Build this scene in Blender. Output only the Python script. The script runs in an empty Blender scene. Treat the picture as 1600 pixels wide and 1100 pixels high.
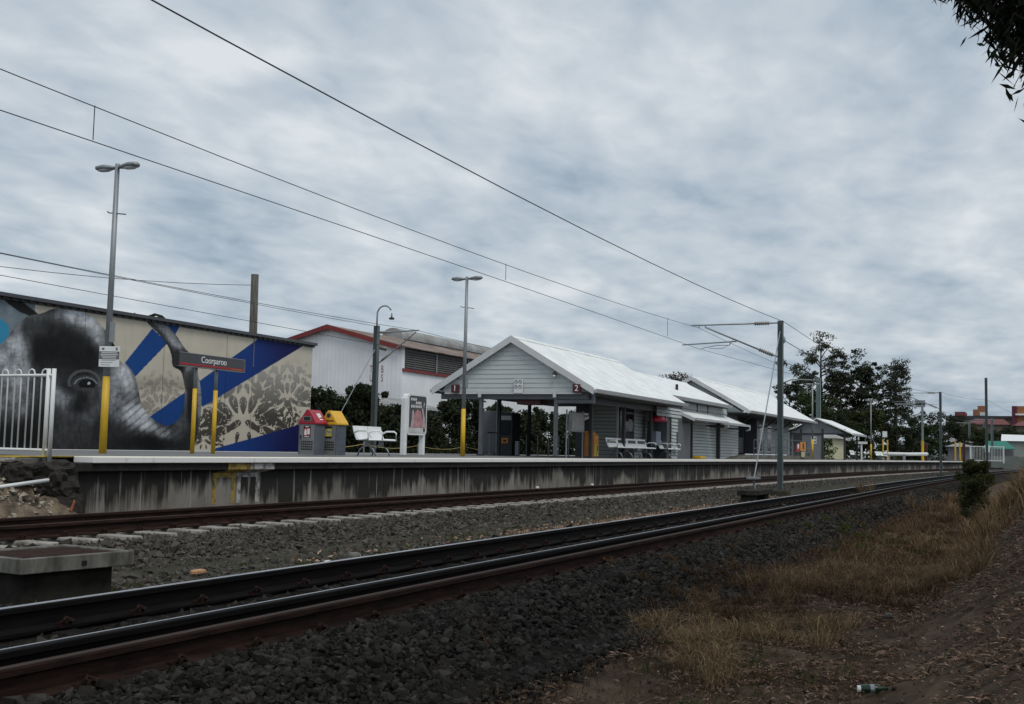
import bpy, math, random
import numpy as np
from mathutils import Vector, Matrix

random.seed(7); RNG = np.random.default_rng(11)
SC = bpy.context.scene
COL = SC.collection
R = math.radians

# ---------------------------------------------------------------- camera
EYE = Vector((0.0, 0.0, 1.046))
YAW, PITCH, ROLL = 0.4306, 0.0845, 0.0224
def make_camera():
    a = Vector((math.cos(YAW), math.sin(YAW), 0)); r = Vector((math.sin(YAW), -math.cos(YAW), 0)); u = Vector((0, 0, 1))
    fw = math.cos(PITCH)*a + math.sin(PITCH)*u; u2 = -math.sin(PITCH)*a + math.cos(PITCH)*u
    rt = math.cos(ROLL)*r + math.sin(ROLL)*u2; up = -math.sin(ROLL)*r + math.cos(ROLL)*u2
    m = Matrix((rt, up, -fw)).transposed().to_4x4(); m.translation = EYE
    cd = bpy.data.cameras.new('camera'); cd.sensor_width = 36.0; cd.sensor_fit = 'HORIZONTAL'
    cd.lens = 36.0*1790.95/1600.0; cd.clip_start = 0.05; cd.clip_end = 4000
    co = bpy.data.objects.new('camera', cd); COL.objects.link(co); co.matrix_world = m
    SC.camera = co
make_camera()

# ---------------------------------------------------------------- sky, sun, exposure
SUN_EL, SUN_AZ = R(58), R(-125)        # azimuth of the sun as an angle from +X
def make_world():
    w = bpy.data.worlds.new('World'); SC.world = w; w.use_nodes = True
    nt = w.node_tree; N = nt.nodes; L = nt.links; N.clear()
    out = N.new('ShaderNodeOutputWorld'); bg = N.new('ShaderNodeBackground')
    sky = N.new('ShaderNodeTexSky'); sky.sky_type = 'NISHITA'; sky.sun_disc = False
    sky.sun_elevation = SUN_EL; sky.sun_rotation = R(90) - SUN_AZ
    sky.air_density = 1.2; sky.dust_density = 2.0
    tc = N.new('ShaderNodeTexCoord'); sep = N.new('ShaderNodeSeparateXYZ'); L.new(tc.outputs['Generated'], sep.inputs[0])
    def mth(op, a, b=None, clamp=False):
        n = N.new('ShaderNodeMath'); n.operation = op; n.use_clamp = clamp
        for i, v in enumerate((a, b)):
            if v is None: continue
            if isinstance(v, (int, float)): n.inputs[i].default_value = v
            else: L.new(v, n.inputs[i])
        return n.outputs[0]
    zc = mth('MAXIMUM', sep.outputs[2], 0.0); den = mth('ADD', zc, 0.16)
    px = mth('DIVIDE', sep.outputs[0], den); py = mth('DIVIDE', sep.outputs[1], den)
    cmb = N.new('ShaderNodeCombineXYZ'); L.new(px, cmb.inputs[0]); L.new(py, cmb.inputs[1])
    mp = N.new('ShaderNodeMapping'); mp.inputs['Rotation'].default_value = (0, 0, R(-24)); mp.inputs['Scale'].default_value = (0.8, 1.1, 1)
    mp.inputs['Location'].default_value = (3.1, 0.7, 0)
    L.new(cmb.outputs[0], mp.inputs[0])
    def noise(scale, det, rough, dist, loc=None):
        n = N.new('ShaderNodeTexNoise'); n.inputs['Scale'].default_value = scale; n.inputs['Detail'].default_value = det
        n.inputs['Roughness'].default_value = rough; n.inputs['Distortion'].default_value = dist
        L.new(mp.outputs[0], n.inputs['Vector']); return n.outputs['Fac']
    big = noise(3.0, 3, 0.5, 0.25); fine = noise(8.0, 5, 0.55, 0.3); huge = noise(0.7, 2, 0.5, 0.2)
    s = mth('ADD', mth('MULTIPLY', big, 0.46), mth('MULTIPLY', fine, 0.26)); s = mth('ADD', s, mth('MULTIPLY', huge, 0.38))
    ramp = N.new('ShaderNodeValToRGB'); e = ramp.color_ramp.elements
    e[0].position = 0.40; e[0].color = (0.320, 0.405, 0.495, 1)
    e[1].position = 0.69; e[1].color = (0.770, 0.815, 0.855, 1)
    m1 = e.new(0.50); m1.color = (0.475, 0.555, 0.635, 1)
    m2 = e.new(0.59); m2.color = (0.600, 0.662, 0.720, 1)
    L.new(s, ramp.inputs[0])
    # the cloud deck lets a little of the clear sky through
    sc = N.new('ShaderNodeVectorMath'); sc.operation = 'SCALE'; sc.inputs['Scale'].default_value = 0.07
    L.new(sky.outputs[0], sc.inputs[0])
    mix = N.new('ShaderNodeMix'); mix.data_type = 'RGBA'; mix.inputs[0].default_value = 0.90
    L.new(sc.outputs[0], mix.inputs[6]); L.new(ramp.outputs[0], mix.inputs[7])
    L.new(mix.outputs[2], bg.inputs['Color']); bg.inputs['Strength'].default_value = 1.0
    L.new(bg.outputs[0], out.inputs[0])
make_world()
def make_sun():
    ld = bpy.data.lights.new('sun', 'SUN'); ld.energy = 1.5; ld.angle = R(24); ld.color = (1.0, 0.95, 0.88)
    o = bpy.data.objects.new('sun', ld); COL.objects.link(o)
    d = Vector((math.cos(SUN_EL)*math.cos(SUN_AZ), math.cos(SUN_EL)*math.sin(SUN_AZ), math.sin(SUN_EL)))
    o.rotation_euler = d.to_track_quat('Z', 'Y').to_euler(); o.location = d*80
make_sun()
SC.view_settings.view_transform = 'Standard'; SC.view_settings.look = 'None'
SC.view_settings.exposure = 0.0; SC.view_settings.gamma = 1.0; SC.view_settings.use_curve_mapping = False

# ---------------------------------------------------------------- alignment and ground height
def off(x):                                  # the line bends gently away to the right
    x = np.asarray(x, float); return -np.maximum(0, x-35.0)**2/2800.0
PROF = np.array([(-400, 6), (-60, 5.5), (-14, 3.6), (-6, 2.1), (-2.6, 1.0), (-1.0, .46), (-.3, .10), (.25, -.19), (.75, -.43), (1.2, -.54),
                 (1.9, -.52), (2.6, -.47), (3.1, -.44), (3.62, -.20), (3.8, -.175), (4.2, -.185), (4.5, -.20), (6.7, -.215), (7.5, -.43), (8.5, -.45), (9.4, -.43), (10.1, -.25),
                 (13.0, -.25), (13.6, -.35), (22, -.4), (400, -.4), (1500, -.4)])
def vnoise(x, y, seed=0):
    x = np.asarray(x, float); y = np.asarray(y, float)
    xi = np.floor(x).astype(np.int64); yi = np.floor(y).astype(np.int64); fx = x-xi; fy = y-yi
    fx = fx*fx*(3-2*fx); fy = fy*fy*(3-2*fy)
    def h(a, b):
        n = (a*374761393 + b*668265263 + seed*974634777) & 0xFFFFFFFF
        n = ((n ^ (n >> 13))*1274126177) & 0xFFFFFFFF
        return ((n ^ (n >> 16)) & 0xFFFF)/65535.0
    return (h(xi, yi)*(1-fx)+h(xi+1, yi)*fx)*(1-fy) + (h(xi, yi+1)*(1-fx)+h(xi+1, yi+1)*fx)*fy
def fbm(x, y, o=4, seed=0):
    t = 0; a = .5
    for i in range(o): t = t + a*vnoise(x, y, seed+i*17); x = x*2.03; y = y*2.03; a *= .5
    return t
def gz(x, y):
    yp = np.asarray(y, float)-off(x)
    z = np.interp(yp, PROF[:, 0], PROF[:, 1])
    q = np.clip((np.asarray(x, float)-5)/17, 0, 1); z = z + .66*q*q*(3-2*q)*np.clip((1.2-yp)/1.1, 0, 1.6)
    k = np.clip((2.9-yp)/.8, 0, 1)*np.clip((yp+8)/4, 0, 1)
    return z + k*((fbm(np.asarray(x)*1.3, yp*1.3, 4, 3)-.47)*.20 + (fbm(np.asarray(x)*6, yp*6, 3, 5)-.45)*.10)

# ---------------------------------------------------------------- materials
MATS = {}
def nodes_of(name):
    m = bpy.data.materials.new(name); m.use_nodes = True; MATS[name] = m
    nt = m.node_tree; b = nt.nodes['Principled BSDF']; return m, nt.nodes, nt.links, b
def mat(name, col, rough=.6, var=.18, scale=3.0, metal=0.0, bump=0.0, bscale=40.0, stretch=(1, 1, 1), col2=None, spec=.5, lo=.35, hi=.65, det=5):
    if name in MATS: return MATS[name]
    m, N, L, b = nodes_of(name)
    g = N.new('ShaderNodeNewGeometry'); mp = N.new('ShaderNodeMapping'); mp.inputs['Scale'].default_value = stretch
    L.new(g.outputs['Position'], mp.inputs[0])
    n = N.new('ShaderNodeTexNoise'); n.inputs['Scale'].default_value = scale; n.inputs['Detail'].default_value = det; n.inputs['Roughness'].default_value = .62
    L.new(mp.outputs[0], n.inputs['Vector'])
    rp = N.new('ShaderNodeValToRGB'); c2 = col2 or tuple(c*(1-var) for c in col); c1 = col if col2 else tuple(min(1, c*(1+var*.5)) for c in col)
    rp.color_ramp.elements[0].position = lo; rp.color_ramp.elements[0].color = (*c2, 1)
    rp.color_ramp.elements[1].position = hi; rp.color_ramp.elements[1].color = (*c1, 1)
    L.new(n.outputs['Fac'], rp.inputs[0]); L.new(rp.outputs[0], b.inputs['Base Color'])
    b.inputs['Roughness'].default_value = rough; b.inputs['Metallic'].default_value = metal
    b.inputs['Specular IOR Level'].default_value = spec
    if bump:
        n2 = N.new('ShaderNodeTexNoise'); n2.inputs['Scale'].default_value = bscale; n2.inputs['Detail'].default_value = 6
        L.new(mp.outputs[0], n2.inputs['Vector'])
        bp = N.new('ShaderNodeBump'); bp.inputs['Strength'].default_value = bump; bp.inputs['Distance'].default_value = .02
        L.new(n2.outputs['Fac'], bp.inputs['Height']); L.new(bp.outputs[0], b.inputs['Normal'])
    return m
def tone_mat(name, dark, light, rough=.9, trans=0.0, spec=.06):
    """colour from the per-piece 'tone' attribute"""
    m, N, L, b = nodes_of(name)
    at = N.new('ShaderNodeAttribute'); at.attribute_name = 'tone'
    rp = N.new('ShaderNodeValToRGB'); rp.color_ramp.elements[0].color = (*dark, 1); rp.color_ramp.elements[1].color = (*light, 1)
    L.new(at.outputs['Fac'], rp.inputs[0]); L.new(rp.outputs[0], b.inputs['Base Color'])
    b.inputs['Roughness'].default_value = rough; b.inputs['Specular IOR Level'].default_value = spec
    if trans:
        tr = N.new('ShaderNodeBsdfTranslucent'); L.new(rp.outputs[0], tr.inputs[0])
        mx = N.new('ShaderNodeMixShader'); mx.inputs[0].default_value = trans
        L.new(b.outputs[0], mx.inputs[1]); L.new(tr.outputs[0], mx.inputs[2])
        L.new(mx.outputs[0], N['Material Output'].inputs[0])
    return m
def wall_stain_mat():
    m, N, L, b = nodes_of('platform_concrete')
    g = N.new('ShaderNodeNewGeometry'); sp = N.new('ShaderNodeSeparateXYZ'); L.new(g.outputs['Position'], sp.inputs[0])
    def mapn(sc, scale, det, loc=(0, 0, 0)):
        mp = N.new('ShaderNodeMapping'); mp.inputs['Scale'].default_value = sc; mp.inputs['Location'].default_value = loc
        L.new(g.outputs['Position'], mp.inputs[0])
        n = N.new('ShaderNodeTexNoise'); n.inputs['Scale'].default_value = scale; n.inputs['Detail'].default_value = det; n.inputs['Roughness'].default_value = .65
        L.new(mp.outputs[0], n.inputs['Vector']); return n.outputs['Fac']
    def mth(op, a, c, clamp=False):
        n = N.new('ShaderNodeMath'); n.operation = op; n.use_clamp = clamp
        for i, v in enumerate((a, c)):
            if isinstance(v, (int, float)): n.inputs[i].default_value = v
            else: L.new(v, n.inputs[i])
        return n.outputs[0]
    def ramp(f, *st):
        r = N.new('ShaderNodeValToRGB'); e = r.color_ramp.elements
        e[0].position, e[0].color = st[0][0], (*st[0][1], 1); e[1].position, e[1].color = st[-1][0], (*st[-1][1], 1)
        for p, c in st[1:-1]: q = e.new(p); q.color = (*c, 1)
        L.new(f, r.inputs[0]); return r.outputs[0]
    base = ramp(mapn((1, 1, .5), 2.0, 8), (.3, (.10, .092, .078)), (.52, (.20, .185, .16)), (.72, (.27, .255, .23)))
    # mould runs down in streaks from the coping
    st = mapn((5.5, 1, .22), 1.0, 6)
    hz = mth('MULTIPLY', mth('SUBTRACT', sp.outputs[2], .06), .72)
    blot = mapn((.5, 1, .3), 1.0, 4, (5, 0, 0))
    f = mth('ADD', mth('ADD', st, hz), mth('MULTIPLY', mth('SUBTRACT', blot, .48), 1.7))
    mask = ramp(f, (.43, (0, 0, 0)), (.62, (1, 1, 1)))
    mx = N.new('ShaderNodeMix'); mx.data_type = 'RGBA'; L.new(mask, mx.inputs[0]); L.new(base, mx.inputs[6]); mx.inputs[7].default_value = (.016, .014, .012, 1)
    # pale lime streaks
    ls = mapn((8, 1, .3), 1.0, 4, (9, 0, 2)); lm = ramp(ls, (.60, (0, 0, 0)), (.68, (.7, .7, .7)))
    m2 = N.new('ShaderNodeMix'); m2.data_type = 'RGBA'; L.new(lm, m2.inputs[0]); L.new(mx.outputs[2], m2.inputs[6]); m2.inputs[7].default_value = (.33, .32, .30, 1)
    L.new(m2.outputs[2], b.inputs['Base Color']); b.inputs['Roughness'].default_value = .9
    bn = N.new('ShaderNodeBump'); bn.inputs['Strength'].default_value = .3; bn.inputs['Distance'].default_value = .03
    L.new(mapn((1, 1, 1), 30, 5), bn.inputs['Height']); L.new(bn.outputs[0], b.inputs['Normal'])
    return m
def corrugated(name, col, rough=.45, axis=0, pitch=.12, var=.08, col2=None, strength=.35, scale=.8):
    m = mat(name, col, rough, var, scale, col2=col2)
    N = m.node_tree.nodes; L = m.node_tree.links; b = N['Principled BSDF']
    g = N.new('ShaderNodeNewGeometry'); sp = N.new('ShaderNodeSeparateXYZ'); L.new(g.outputs['Position'], sp.inputs[0])
    mu = N.new('ShaderNodeMath'); mu.operation = 'MULTIPLY'; L.new(sp.outputs[axis], mu.inputs[0]); mu.inputs[1].default_value = 2*math.pi/pitch
    si = N.new('ShaderNodeMath'); si.operation = 'SINE'; L.new(mu.outputs[0], si.inputs[0])
    bp = N.new('ShaderNodeBump'); bp.inputs['Strength'].default_value = strength; bp.inputs['Distance'].default_value = .02
    L.new(si.outputs[0], bp.inputs['Height']); L.new(bp.outputs[0], b.inputs['Normal'])
    return m
def vcol_mat(name, rough=.7):
    m, N, L, b = nodes_of(name)
    at = N.new('ShaderNodeAttribute'); at.attribute_name = 'paint'
    L.new(at.outputs['Color'], b.inputs['Base Color']); b.inputs['Roughness'].default_value = rough; b.inputs['Specular IOR Level'].default_value = .25
    return m
def glass_mat(name, col=(.02, .025, .03), rough=.08):
    m, N, L, b = nodes_of(name); b.inputs['Base Color'].default_value = (*col, 1); b.inputs['Roughness'].default_value = rough
    n = N.new('ShaderNodeTexNoise'); n.inputs['Scale'].default_value = 1.5
    rr = N.new('ShaderNodeMapRange'); rr.inputs[3].default_value = rough; rr.inputs[4].default_value = rough+.12; L.new(n.outputs['Fac'], rr.inputs[0]); L.new(rr.outputs[0], b.inputs['Roughness'])
    return m

M_dirt = mat('dirt', (.110, .080, .056), .95, col2=(.030, .022, .016), scale=2.6, bump=.6, bscale=14, det=8, spec=.05)
M_bed = mat('ballast_bed', (.026, .023, .020), .95, col2=(.011, .010, .009), scale=14, bump=1.0, bscale=22, det=6, spec=.05)
M_bed2 = mat('ballast_bed_grey', (.070, .068, .064), .95, col2=(.03, .029, .027), scale=12, bump=1.0, bscale=18, det=6, spec=.05)
M_cess = mat('cess_soil', (.066, .061, .049), .95, col2=(.03, .032, .021), scale=2.2, bump=.8, bscale=16, det=8, spec=.05)
M_stone = tone_mat('dark_ballast_stone', (.0065, .0058, .0050), (.068, .063, .057), .85)
M_stone2 = tone_mat('grey_ballast_stone', (.030, .027, .023), (.135, .127, .113), .85)
M_rail = mat('rail_rust', (.042, .023, .018), .75, col2=(.015, .010, .009), scale=9, stretch=(.4, 1, 3), bump=.2, bscale=60, spec=.08)
M_raildark = mat('rail_dark', (.013, .011, .011), .7, col2=(.006, .006, .006), scale=9, stretch=(.4, 1, 3), spec=.08)
M_railhead = mat('rail_head_steel', (.50, .50, .52), .30, .25, 20, metal=.9, stretch=(.1, 4, 1))
M_railhead2 = mat('rail_head_dull', (.052, .034, .027), .8, .3, 14, stretch=(.2, 3, 1), spec=.15)
M_sleeper = mat('concrete_sleeper', (.30, .28, .25), .9, .4, 6, bump=.3, bscale=50)
M_sleeperd = mat('dark_sleeper', (.018, .017, .016), .9, .4, 6, bump=.3, bscale=50, spec=.05)
M_wall = wall_stain_mat()
M_mould = mat('mouldy_concrete', (.030, .026, .022), .95, col2=(.011, .010, .009), scale=4, bump=.4, bscale=25)
M_white = mat('white_edge_paint', (.85, .84, .82), .6, col2=(.62, .60, .56), scale=5, lo=.26, hi=.42, bump=.1)
M_yellowline = mat('yellow_line_paint', (.55, .40, .06), .7, .3, 4)
M_asphalt = mat('platform_asphalt', (.16, .16, .16), .9, .22, 1.5, bump=.2, bscale=90)
M_conc = mat('pale_concrete', (.22, .215, .195), .95, col2=(.075, .073, .064), scale=3.4, spec=.1, stretch=(1.5, 1.5, .5), bump=.3, bscale=35, det=8)
M_concdk = mat('dark_concrete', (.050, .046, .038), .95, col2=(.020, .019, .016), scale=2.5, bump=.3, bscale=35, spec=.1)
M_rustplate = mat('rusty_cover', (.050, .030, .024), .95, col2=(.026, .018, .015), scale=6, bump=.5, bscale=70, spec=.05)
M_galv = mat('galvanised_steel', (.27, .295, .31), .5, .15, 2.5, metal=.35, stretch=(1, 1, .4))
M_mast = mat('mast_green_grey', (.105, .130, .130), .55, .2, 2.0, stretch=(1, 1, .3), metal=.15)
M_mastlt = mat('mast_light_green', (.19, .25, .245), .55, .2, 2.0, stretch=(1, 1, .3), metal=.15)
M_wire = mat('wire', (.022, .022, .024), .6, .1, 1)
M_insul = mat('insulator', (.26, .245, .225), .45, .15, 12)
M_yel = mat('safety_yellow', (.66, .41, .02), .5, .18, 3, stretch=(1, 1, .5))
M_whitep = mat('white_powder_coat', (.74, .76, .76), .45, .08, 3)
M_roof = corrugated('white_roof_sheet', (.80, .83, .815), .5, 0, .20, .14, strength=.12, scale=1.6)
M_wb = mat('weatherboard_paint', (.44, .48, .475), .6, .08, 1.2, stretch=(.5, .5, 3))
M_trim = mat('trim_paint', (.60, .62, .62), .55, .08, 2)
M_gutter = mat('gutter_paint', (.43, .45, .46), .45, .08, 2)
M_grey = mat('steel_grey_paint', (.105, .115, .13), .55, .1, 2)
M_dkgrey = mat('charcoal_paint', (.035, .037, .042), .6, .15, 2)
M_soffit = mat('soffit', (.06, .062, .066), .8, .1, 2)
M_door = mat('grey_door_paint', (.115, .125, .135), .55, .1, 2)
M_black = mat('black_plastic', (.012, .012, .013), .5, .2, 5)
M_glass = glass_mat('dark_glass')
M_signdk = mat('sign_charcoal', (.060, .064, .072), .5, .08, 3)
M_signred = mat('sign_red', (.36, .022, .028), .5, .1, 3)
M_maroon = mat('maroon', (.07, .010, .013), .5, .1, 3)
M_letter = mat('letter_white', (.80, .80, .80), .5, .03, 3)
M_letterdk = mat('print_grey', (.14, .15, .165), .6, .05, 3)
M_binred = mat('bin_red', (.36, .012, .030), .38, .12, 3)
M_binyel = mat('bin_yellow', (.74, .42, .02), .38, .12, 3)
M_binsteel = mat('bin_steel', (.24, .245, .25), .45, .15, 3, metal=.3)
M_binside = mat('bin_side', (.10, .115, .135), .5, .15, 3)
M_binlabel = mat('bin_label_yellow', (.62, .56, .10), .5, .1, 4)
M_orange = mat('box_orange', (.62, .24, .03), .55, .2, 2)
M_phone = mat('phone_red', (.45, .012, .035), .4, .1, 2)
M_map = mat('map_print', (.30, .29, .28), .6, .35, 25)
M_fac = corrugated('factory_white_sheet', (.80, .82, .84), .6, 0, .30, .10, strength=.2, scale=.5)
M_facY = corrugated('factory_white_sheet_end', (.80, .82, .84), .6, 1, .30, .10, strength=.2, scale=.5)
M_facred = mat('factory_red_trim', (.20, .025, .025), .6, .2, 1)
M_facroof = corrugated('factory_rusty_roof', (.27, .24, .21), .9, 0, .35, .3, col2=(.13, .07, .05), strength=.6, scale=.9)
M_galvroof = corrugated('old_galvanised_roof', (.34, .35, .35), .7, 0, .35, .3, col2=(.19, .18, .17), strength=.5, scale=.7)
M_louvre = mat('louvre_grey', (.12, .115, .11), .8, .25, 2)
M_shedwall = corrugated('shed_grey_wall', (.22, .24, .26), .7, 0, .4, .2, strength=.5)
M_timber = mat('weathered_timber', (.105, .098, .085), .95, .45, 6, stretch=(3, 3, .25), bump=.5, bscale=40)
M_bark = mat('bark', (.085, .070, .058), .95, .4, 4, stretch=(2, 2, .5), bump=.5, bscale=20)
M_barklt = mat('pale_bark', (.16, .145, .125), .9, .4, 2.5, stretch=(2, 2, .5))
M_leafdk = tone_mat('dark_leaf', (.011, .015, .009), (.048, .060, .032), .6, .12)
M_leaf = tone_mat('mid_leaf', (.016, .026, .012), (.055, .080, .030), .6, .15)
M_leafgum = tone_mat('gum_leaf', (.020, .026, .018), (.085, .098, .064), .55, .12)
M_leafyel = tone_mat('olive_leaf', (.020, .025, .010), (.070, .078, .030), .6, .15)
M_drygrass = tone_mat('dry_grass', (.095, .060, .034), (.46, .33, .19), .9, .2)
M_brngrass = tone_mat('brown_grass', (.046, .029, .019), (.155, .098, .058), .9, .1)
M_grngrass = tone_mat('green_grass', (.022, .032, .010), (.095, .105, .034), .9, .2)
M_litter = tone_mat('leaf_litter', (.060, .036, .024), (.50, .35, .26), .85, .05)
M_brick = mat('orange_brick', (.26, .12, .062), .85, .2, .5)
M_redroof = mat('red_tile_roof', (.15, .040, .038), .8, .2, .6)
M_purple = mat('plum_wall', (.10, .02, .045), .8, .1, .5)
M_orangew = mat('orange_wall', (.30, .13, .05), .8, .1, .5)
M_cream = mat('cream_board', (.58, .56, .36), .7, .08, 1, stretch=(1, 1, 6))
M_greyhouse = mat('house_grey_board', (.30, .30, .28), .8, .12, 1, stretch=(1, 1, 5))
M_teal = mat('teal_awning', (.015, .17, .13), .75, .15, 1)
M_greenwall = mat('grey_green_sheet', (.17, .21, .19), .7, .15, .6)
M_palewall = mat('pale_green_wall', (.30, .34, .31), .7, .1, .5)
M_terra = mat('terracotta', (.42, .24, .13), .9, .3, 8)
M_rock = mat('pale_rock', (.36, .33, .27), .9, .3, 9, bump=.5, bscale=30)
M_rubble = mat('masonry_rubble', (.040, .035, .029), .95, col2=(.016, .014, .012), scale=3, bump=1.0, bscale=12)
M_mound = mat('stony_dirt', (.20, .155, .105), .95, col2=(.055, .042, .030), scale=5, bump=1.0, bscale=20, det=8)
M_paint = vcol_mat('mural_paint')

# ---------------------------------------------------------------- object helpers
WLOC = {}
def link(o, parent=None):
    COL.objects.link(o)
    if parent is not None: o.parent = parent
    return o
def wloc(p): return WLOC.get(p.name, Vector((0, 0, 0))) if p is not None else Vector((0, 0, 0))
def tag(o, label, cat, group=None):
    o['label'] = label; o['category'] = cat
    if group: o['group'] = group
    return o
def thing(name, label, cat, loc, group=None):
    o = bpy.data.objects.new(name, None); COL.objects.link(o); o.location = loc; o.empty_display_size = .2
    WLOC[o.name] = Vector(loc); return tag(o, label, cat, group)
def kind(o, k): o['kind'] = k; return o
def add_mesh(name, V, F, m, parent=None, origin=None, smooth=False, tone=None):
    me = bpy.data.meshes.new(name)
    o0 = np.array(wloc(parent)) if parent is not None else np.array(origin if origin is not None else (0, 0, 0), float)
    V = np.asarray(V, float)-o0
    me.from_pydata(V.tolist(), [], [list(map(int, f)) for f in F]); me.update()
    if smooth: me.polygons.foreach_set('use_smooth', [True]*len(me.polygons))
    for q in (m if isinstance(m, (list, tuple)) else [m]): me.materials.append(q)
    o = link(bpy.data.objects.new(name, me), parent)
    if parent is None: o.location = o0.tolist()
    WLOC[o.name] = Vector(o0.tolist())
    return o
def add_np(name, V, F, m, parent=None, tone=None):
    """big mesh straight from arrays; F is (n,3) or (n,4)"""
    V = np.ascontiguousarray(V, np.float32); F = np.ascontiguousarray(F, np.int32); k = F.shape[1]
    if parent is not None: V = V-np.array(wloc(parent), np.float32)
    me = bpy.data.meshes.new(name); me.vertices.add(len(V)); me.vertices.foreach_set('co', V.ravel())
    me.loops.add(F.size); me.loops.foreach_set('vertex_index', F.ravel())
    me.polygons.add(len(F)); me.polygons.foreach_set('loop_start', np.arange(0, F.size, k, dtype=np.int32))
    try: me.polygons.foreach_set('loop_total', np.full(len(F), k, np.int32))
    except Exception: pass
    me.update(calc_edges=True); me.validate(); me.polygons.foreach_set('use_smooth', np.zeros(len(F), bool))
    if tone is not None:
        a = me.attributes.new('tone', 'FLOAT', 'POINT'); a.data.foreach_set('value', np.ascontiguousarray(tone, np.float32))
    me.materials.append(m)
    o = link(bpy.data.objects.new(name, me), parent); WLOC[o.name] = wloc(parent); return o
def copy_tree(o, loc, label=None, group=None, parent=None):
    c = o.copy(); COL.objects.link(c)
    if parent is not None: c.parent = parent
    else:
        c.location = loc; WLOC[c.name] = Vector(loc)
        if label: c['label'] = label
        if group: c['group'] = group
    for ch in list(o.children): copy_tree(ch, None, parent=c)
    return c
class MB:
    def __init__(s): s.v = []; s.f = []
    def quad(s, *p):
        i = len(s.v); s.v += [tuple(q) for q in p]; s.f.append(tuple(range(i, i+len(p)))); return s
    def box(s, x0, x1, y0, y1, z0, z1):
        i = len(s.v); s.v += [(x, y, z) for z in (z0, z1) for y in (y0, y1) for x in (x0, x1)]
        s.f += [tuple(i+k for k in q) for q in ((0, 2, 3, 1), (4, 5, 7, 6), (0, 1, 5, 4), (2, 6, 7, 3), (0, 4, 6, 2), (1, 3, 7, 5))]; return s
    def hexa(s, b, t):
        i = len(s.v); s.v += [tuple(p) for p in b]+[tuple(p) for p in t]; n = len(b)
        s.f.append(tuple(i+k for k in reversed(range(n)))); s.f.append(tuple(i+n+k for k in range(n)))
        for k in range(n): s.f.append((i+k, i+(k+1) % n, i+n+(k+1) % n, i+n+k))
        return s
    def prism(s, poly, axis, a, b):
        def P(u, v, w): return {'x': (w, u, v), 'y': (u, w, v), 'z': (u, v, w)}[axis]
        return s.hexa([P(u, v, a) for u, v in poly], [P(u, v, b) for u, v in poly])
    def tube(s, pts, r, n=8, cap=True):
        pts = [Vector(p) for p in pts]; rs = r if isinstance(r, (list, tuple)) else [r]*len(pts); i0 = len(s.v); k = len(pts); ref = None
        for j, p in enumerate(pts):
            t = (pts[min(j+1, k-1)]-pts[max(j-1, 0)]).normalized()
            if ref is None: ref = Vector((0, 0, 1)) if abs(t.z) < .9 else Vector((1, 0, 0))
            u = t.cross(ref)
            if u.length < 1e-5: ref = Vector((0, 1, 0)); u = t.cross(ref)
            u.normalize(); w = u.cross(t).normalized()
            for q in range(n):
                an = 2*math.pi*q/n; s.v.append(tuple(p+(u*math.cos(an)+w*math.sin(an))*rs[j]))
        for j in range(k-1):
            for q in range(n):
                a, b2 = i0+j*n+q, i0+j*n+(q+1) % n; s.f.append((a, b2, b2+n, a+n))
        if cap: s.f.append(tuple(i0+q for q in reversed(range(n)))); s.f.append(tuple(i0+(k-1)*n+q for q in range(n)))
        return s
    def ell(s, c, r, n=12, m=7):
        i0 = len(s.v)
        for a in range(m+1):
            th = math.pi*a/m
            for q in range(n): s.v.append((c[0]+r[0]*math.sin(th)*math.cos(2*math.pi*q/n), c[1]+r[1]*math.sin(th)*math.sin(2*math.pi*q/n), c[2]+r[2]*math.cos(th)))
        for a in range(m):
            for q in range(n): s.f.append((i0+a*n+q, i0+(a+1)*n+q, i0+(a+1)*n+(q+1) % n, i0+a*n+(q+1) % n))
        return s
    def build(s, name, m, parent=None, origin=None, smooth=False, bevel=0):
        o = add_mesh(name, s.v, s.f, m, parent, origin, smooth)
        if bevel:
            b = o.modifiers.new('bevel', 'BEVEL'); b.width = bevel; b.segments = 2; b.limit_method = 'ANGLE'
        return o
def text_part(name, s, size, m, parent, loc, face='-y', align='CENTER', ext=.004, sx=1.0):
    cu = bpy.data.curves.new('lettering', 'FONT'); cu.body = s; cu.size = size; cu.extrude = ext; cu.align_x = align; cu.align_y = 'CENTER'
    t = bpy.data.objects.new('lettering', cu); COL.objects.link(t)
    dg = bpy.context.evaluated_depsgraph_get(); me = bpy.data.meshes.new_from_object(t.evaluated_get(dg))
    bpy.data.objects.remove(t); bpy.data.curves.remove(cu)
    n = len(me.vertices); co = np.empty(n*3, np.float32); me.vertices.foreach_get('co', co); co = co.reshape(-1, 3); co[:, 0] *= sx
    if face == '-y': W = np.stack([co[:, 0], -co[:, 2], co[:, 1]], 1)
    else: W = np.stack([-co[:, 2], -co[:, 0], co[:, 1]], 1)          # facing -x
    W = W+np.array(loc, np.float32)-np.array(wloc(parent), np.float32)
    me.vertices.foreach_set('co', W.astype(np.float32).ravel()); me.update(); me.materials.clear(); me.materials.append(m)
    me.name = name; o = link(bpy.data.objects.new(name, me), parent); WLOC[o.name] = wloc(parent); return o
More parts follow.
